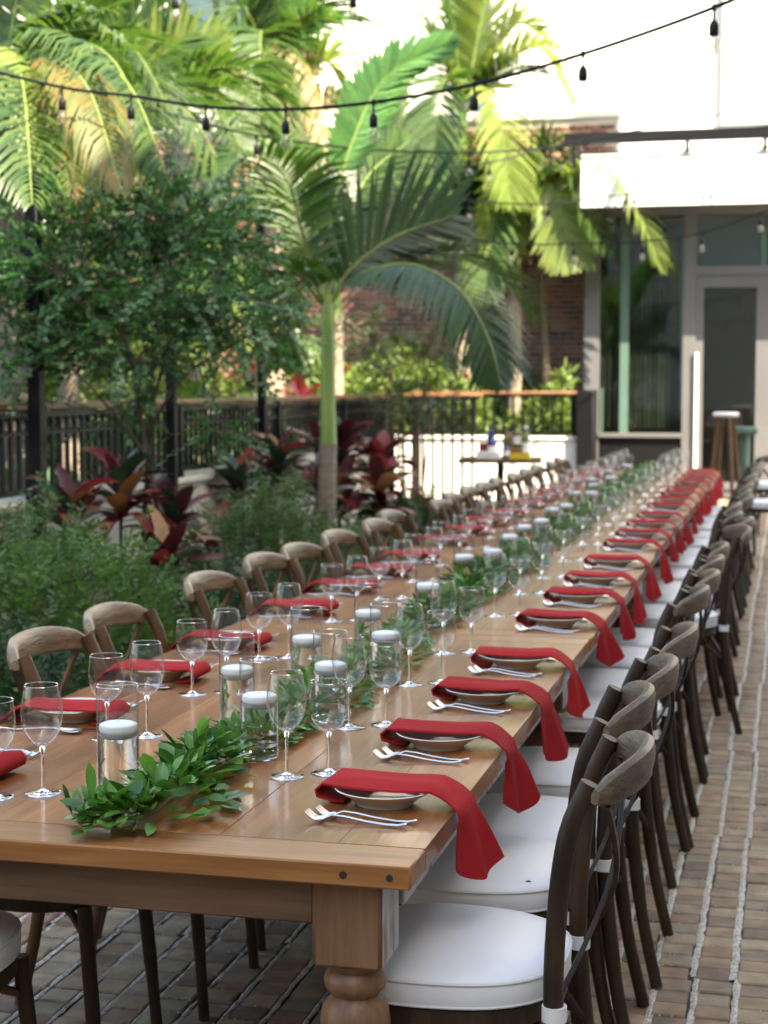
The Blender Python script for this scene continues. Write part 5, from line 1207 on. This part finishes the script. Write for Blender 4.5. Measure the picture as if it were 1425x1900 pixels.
garland('garland of small pale leaves winding between the vases of the nearest table', [(-1.12, 3.10, gz), (-1.10, 3.35, gz), (-1.08, 3.62, gz), (-1.10, 3.9, gz), (-1.06, 4.2, gz), (-1.10, 4.6, gz), (-1.12, 4.9, gz)], 260, 900, .10, .055, GPALE + GL[:1], 'garland_pale', leafL=.034, leafW=.019)
garland('darker leafy garland along the second table', [(-1.12, 4.95, gz), (-1.10, 5.5, gz), (-1.14, 6.2, gz), (-1.10, 6.8, gz), (-1.14, 7.35, gz)], 120, 900, .11, .065, GL, 'garland_leaf')
garland('leafy garland along the middle table', [(-1.14, 7.45, gz), (-1.10, 8.2, gz), (-1.15, 9.0, gz), (-1.12, 9.8, gz)], 0, 900, .11, .06, GL, 'garland_leaf')
garland('leafy garland along the fourth table', [(-1.12, 9.9, gz), (-1.15, 11.0, gz), (-1.12, 12.2, gz)], 0, 800, .12, .06, GL, 'garland_leaf')
garland('leafy garland along the farthest table', [(-1.12, 12.3, gz), (-1.15, 13.4, gz), (-1.12, 14.5, gz)], 0, 700, .13, .07, GL, 'garland_leaf')

# ================================================================== drinks table at the back, stools, bits
st = thing('side_table', 'square dark brown pedestal table holding bottles before the white wall', 'table', (-2.86, 16.75, 0), R(8))
part('top', MB().box(-.42, .42, -.35, .35, .722, .762, .006), 'dark_top', st); part('pedestal', MB().lathe([(.035, .03), (.035, .72)], 14), 'frame_black', st); part('base', MB().lathe([(.28, 0), (.28, .02), (.05, .035)], 24), 'frame_black', st)
def bottle(label, x, y, z, h, r_, mat, lab='label', neckmat=None):
    b_ = thing('bottle', label, 'bottle', (x, y, z), 0, 'bottles on the side table')
    part('glass_body', MB().lathe([(0, 0), (r_, .002), (r_, h * .6), (r_ * .85, h * .68), (r_ * .38, h * .78), (r_ * .36, h * .96), (0, h * .96)], 20, cap=False), mat, b_)
    if lab: part('paper_label', MB().lathe([(r_ + .001, h * .18), (r_ + .001, h * .48)], 20, cap=False), lab, b_)
    part('cap', MB().lathe([(r_ * .42, h * .88), (r_ * .42, h), (0, h)], 14, cap=False), neckmat or mat, b_)
z = .7625; by = 16.72
def bx(px): return at(px, 830, by).x
bottle('tall blue glass bottle at the left of the side table', bx(908), by + .1, z, .34, .042, 'blue_glass')
bottle('dark bottle with a large white label beside the blue one', bx(917), by - .12, z, .27, .045, 'blue_glass')
bottle('green glass bottle left of the copper rack', bx(938), by + .05, z, .31, .038, 'green_glass', None)
bottle('small dark bottle with a pale label before the rack', bx(943), by - .12, z, .17, .035, 'blue_glass')
bottle('wine bottle with a white label held above the copper rack', bx(960), by + .0, z + .1, .26, .045, 'green_glass')
bottle('yellow green wine bottle at the right of the side table', bx(976), by - .02, z, .34, .040, 'green_glass', 'label', 'label')
rk = thing('bottle_rack', 'copper coloured wooden rack among the bottles', 'rack', (bx(957), by + .0, z), 0)
part('back_board', MB().box(-.13, .13, .06, .08, 0, .26, .003), 'copper', rk); part('shelf', MB().box(-.13, .13, -.05, .06, .08, .098, .003), 'copper', rk); part('side_board', MB().box(-.13, -.112, -.05, .058, 0, .079), 'copper', rk); part('side_board', MB().box(.112, .13, -.05, .058, 0, .079), 'copper', rk)
def carton(label, px, dy, w_, h_, mat):
    c = thing('box', label, 'box', (bx(px), by + dy, z)); part('body', MB().box(-w_ / 2, w_ / 2, -.05, .05, 0, h_ * .86, .003), mat, c); part('lid', MB().box(-w_ / 2 - .004, w_ / 2 + .004, -.054, .054, h_ * .86 + .001, h_, .003), mat, c)
carton('white box at the left front of the side table', 905, -.24, .13, .075, 'label'); carton('white box between the left box and the yellow one', 925, -.26, .11, .07, 'label')
carton('yellow box at the right front of the side table', 972, -.25, .20, .065, 'yellow'); carton('dark red box at the left rear of the side table', 898, .02, .09, .15, 'redbox')
# mint pedestal stool and gold stool by the door
q = at(1383, 792, 19.5); ms = thing('pedestal_stool', 'mint green pedestal stool in front of the door', 'stool', (q.x, 19.5, 0))
part('seat', MB().box(-.14, .14, -.14, .14, q.z - .09, q.z, .02), 'mint', ms); part('pedestal', MB().lathe([(.14, 0), (.14, .03), (.055, .06), (.055, q.z - .09)], 16), 'mint', ms)
q = at(1347, 765, 19.2); gs = thing('bar_stool', 'wooden bar stool with a pale round seat left of the mint stool', 'stool', (q.x, 19.2, 0))
part('seat', MB().lathe([(0, q.z - .05), (.13, q.z - .05), (.15, q.z - .02), (.13, q.z), (0, q.z)], 20, cap=False), 'label', gs)
for a_ in (.5, 2.1, 3.6, 5.2): part('leg', MB().tube([(.09 * math.cos(a_), .09 * math.sin(a_), q.z - .05), (.22 * math.cos(a_), .22 * math.sin(a_), 0)], .022, 8), 'chair_light', gs)
part('foot_ring', MB().tube([(.19 * math.cos(a_), .19 * math.sin(a_), .3) for a_ in [2 * math.pi * k / 20 for k in range(21)]], .009, 6, cap=False), 'chair_light', gs)
# dry petal on the second cushion
pe = MB().loft([[(0, 0, 0), (.006, .002, .001), (.012, 0, 0), (.005, -.004, .0)], [(0, 0, .0012), (.006, .002, .003), (.012, 0, .0015), (.005, -.004, .0012)]])
o = part('dry_petal', pe, 'petal'); q = on(975, 1636, .53); o.location = (q.x, q.y, .5303); tag(o, 'tiny dry brown petal lying on the second right cushion', 'petal')
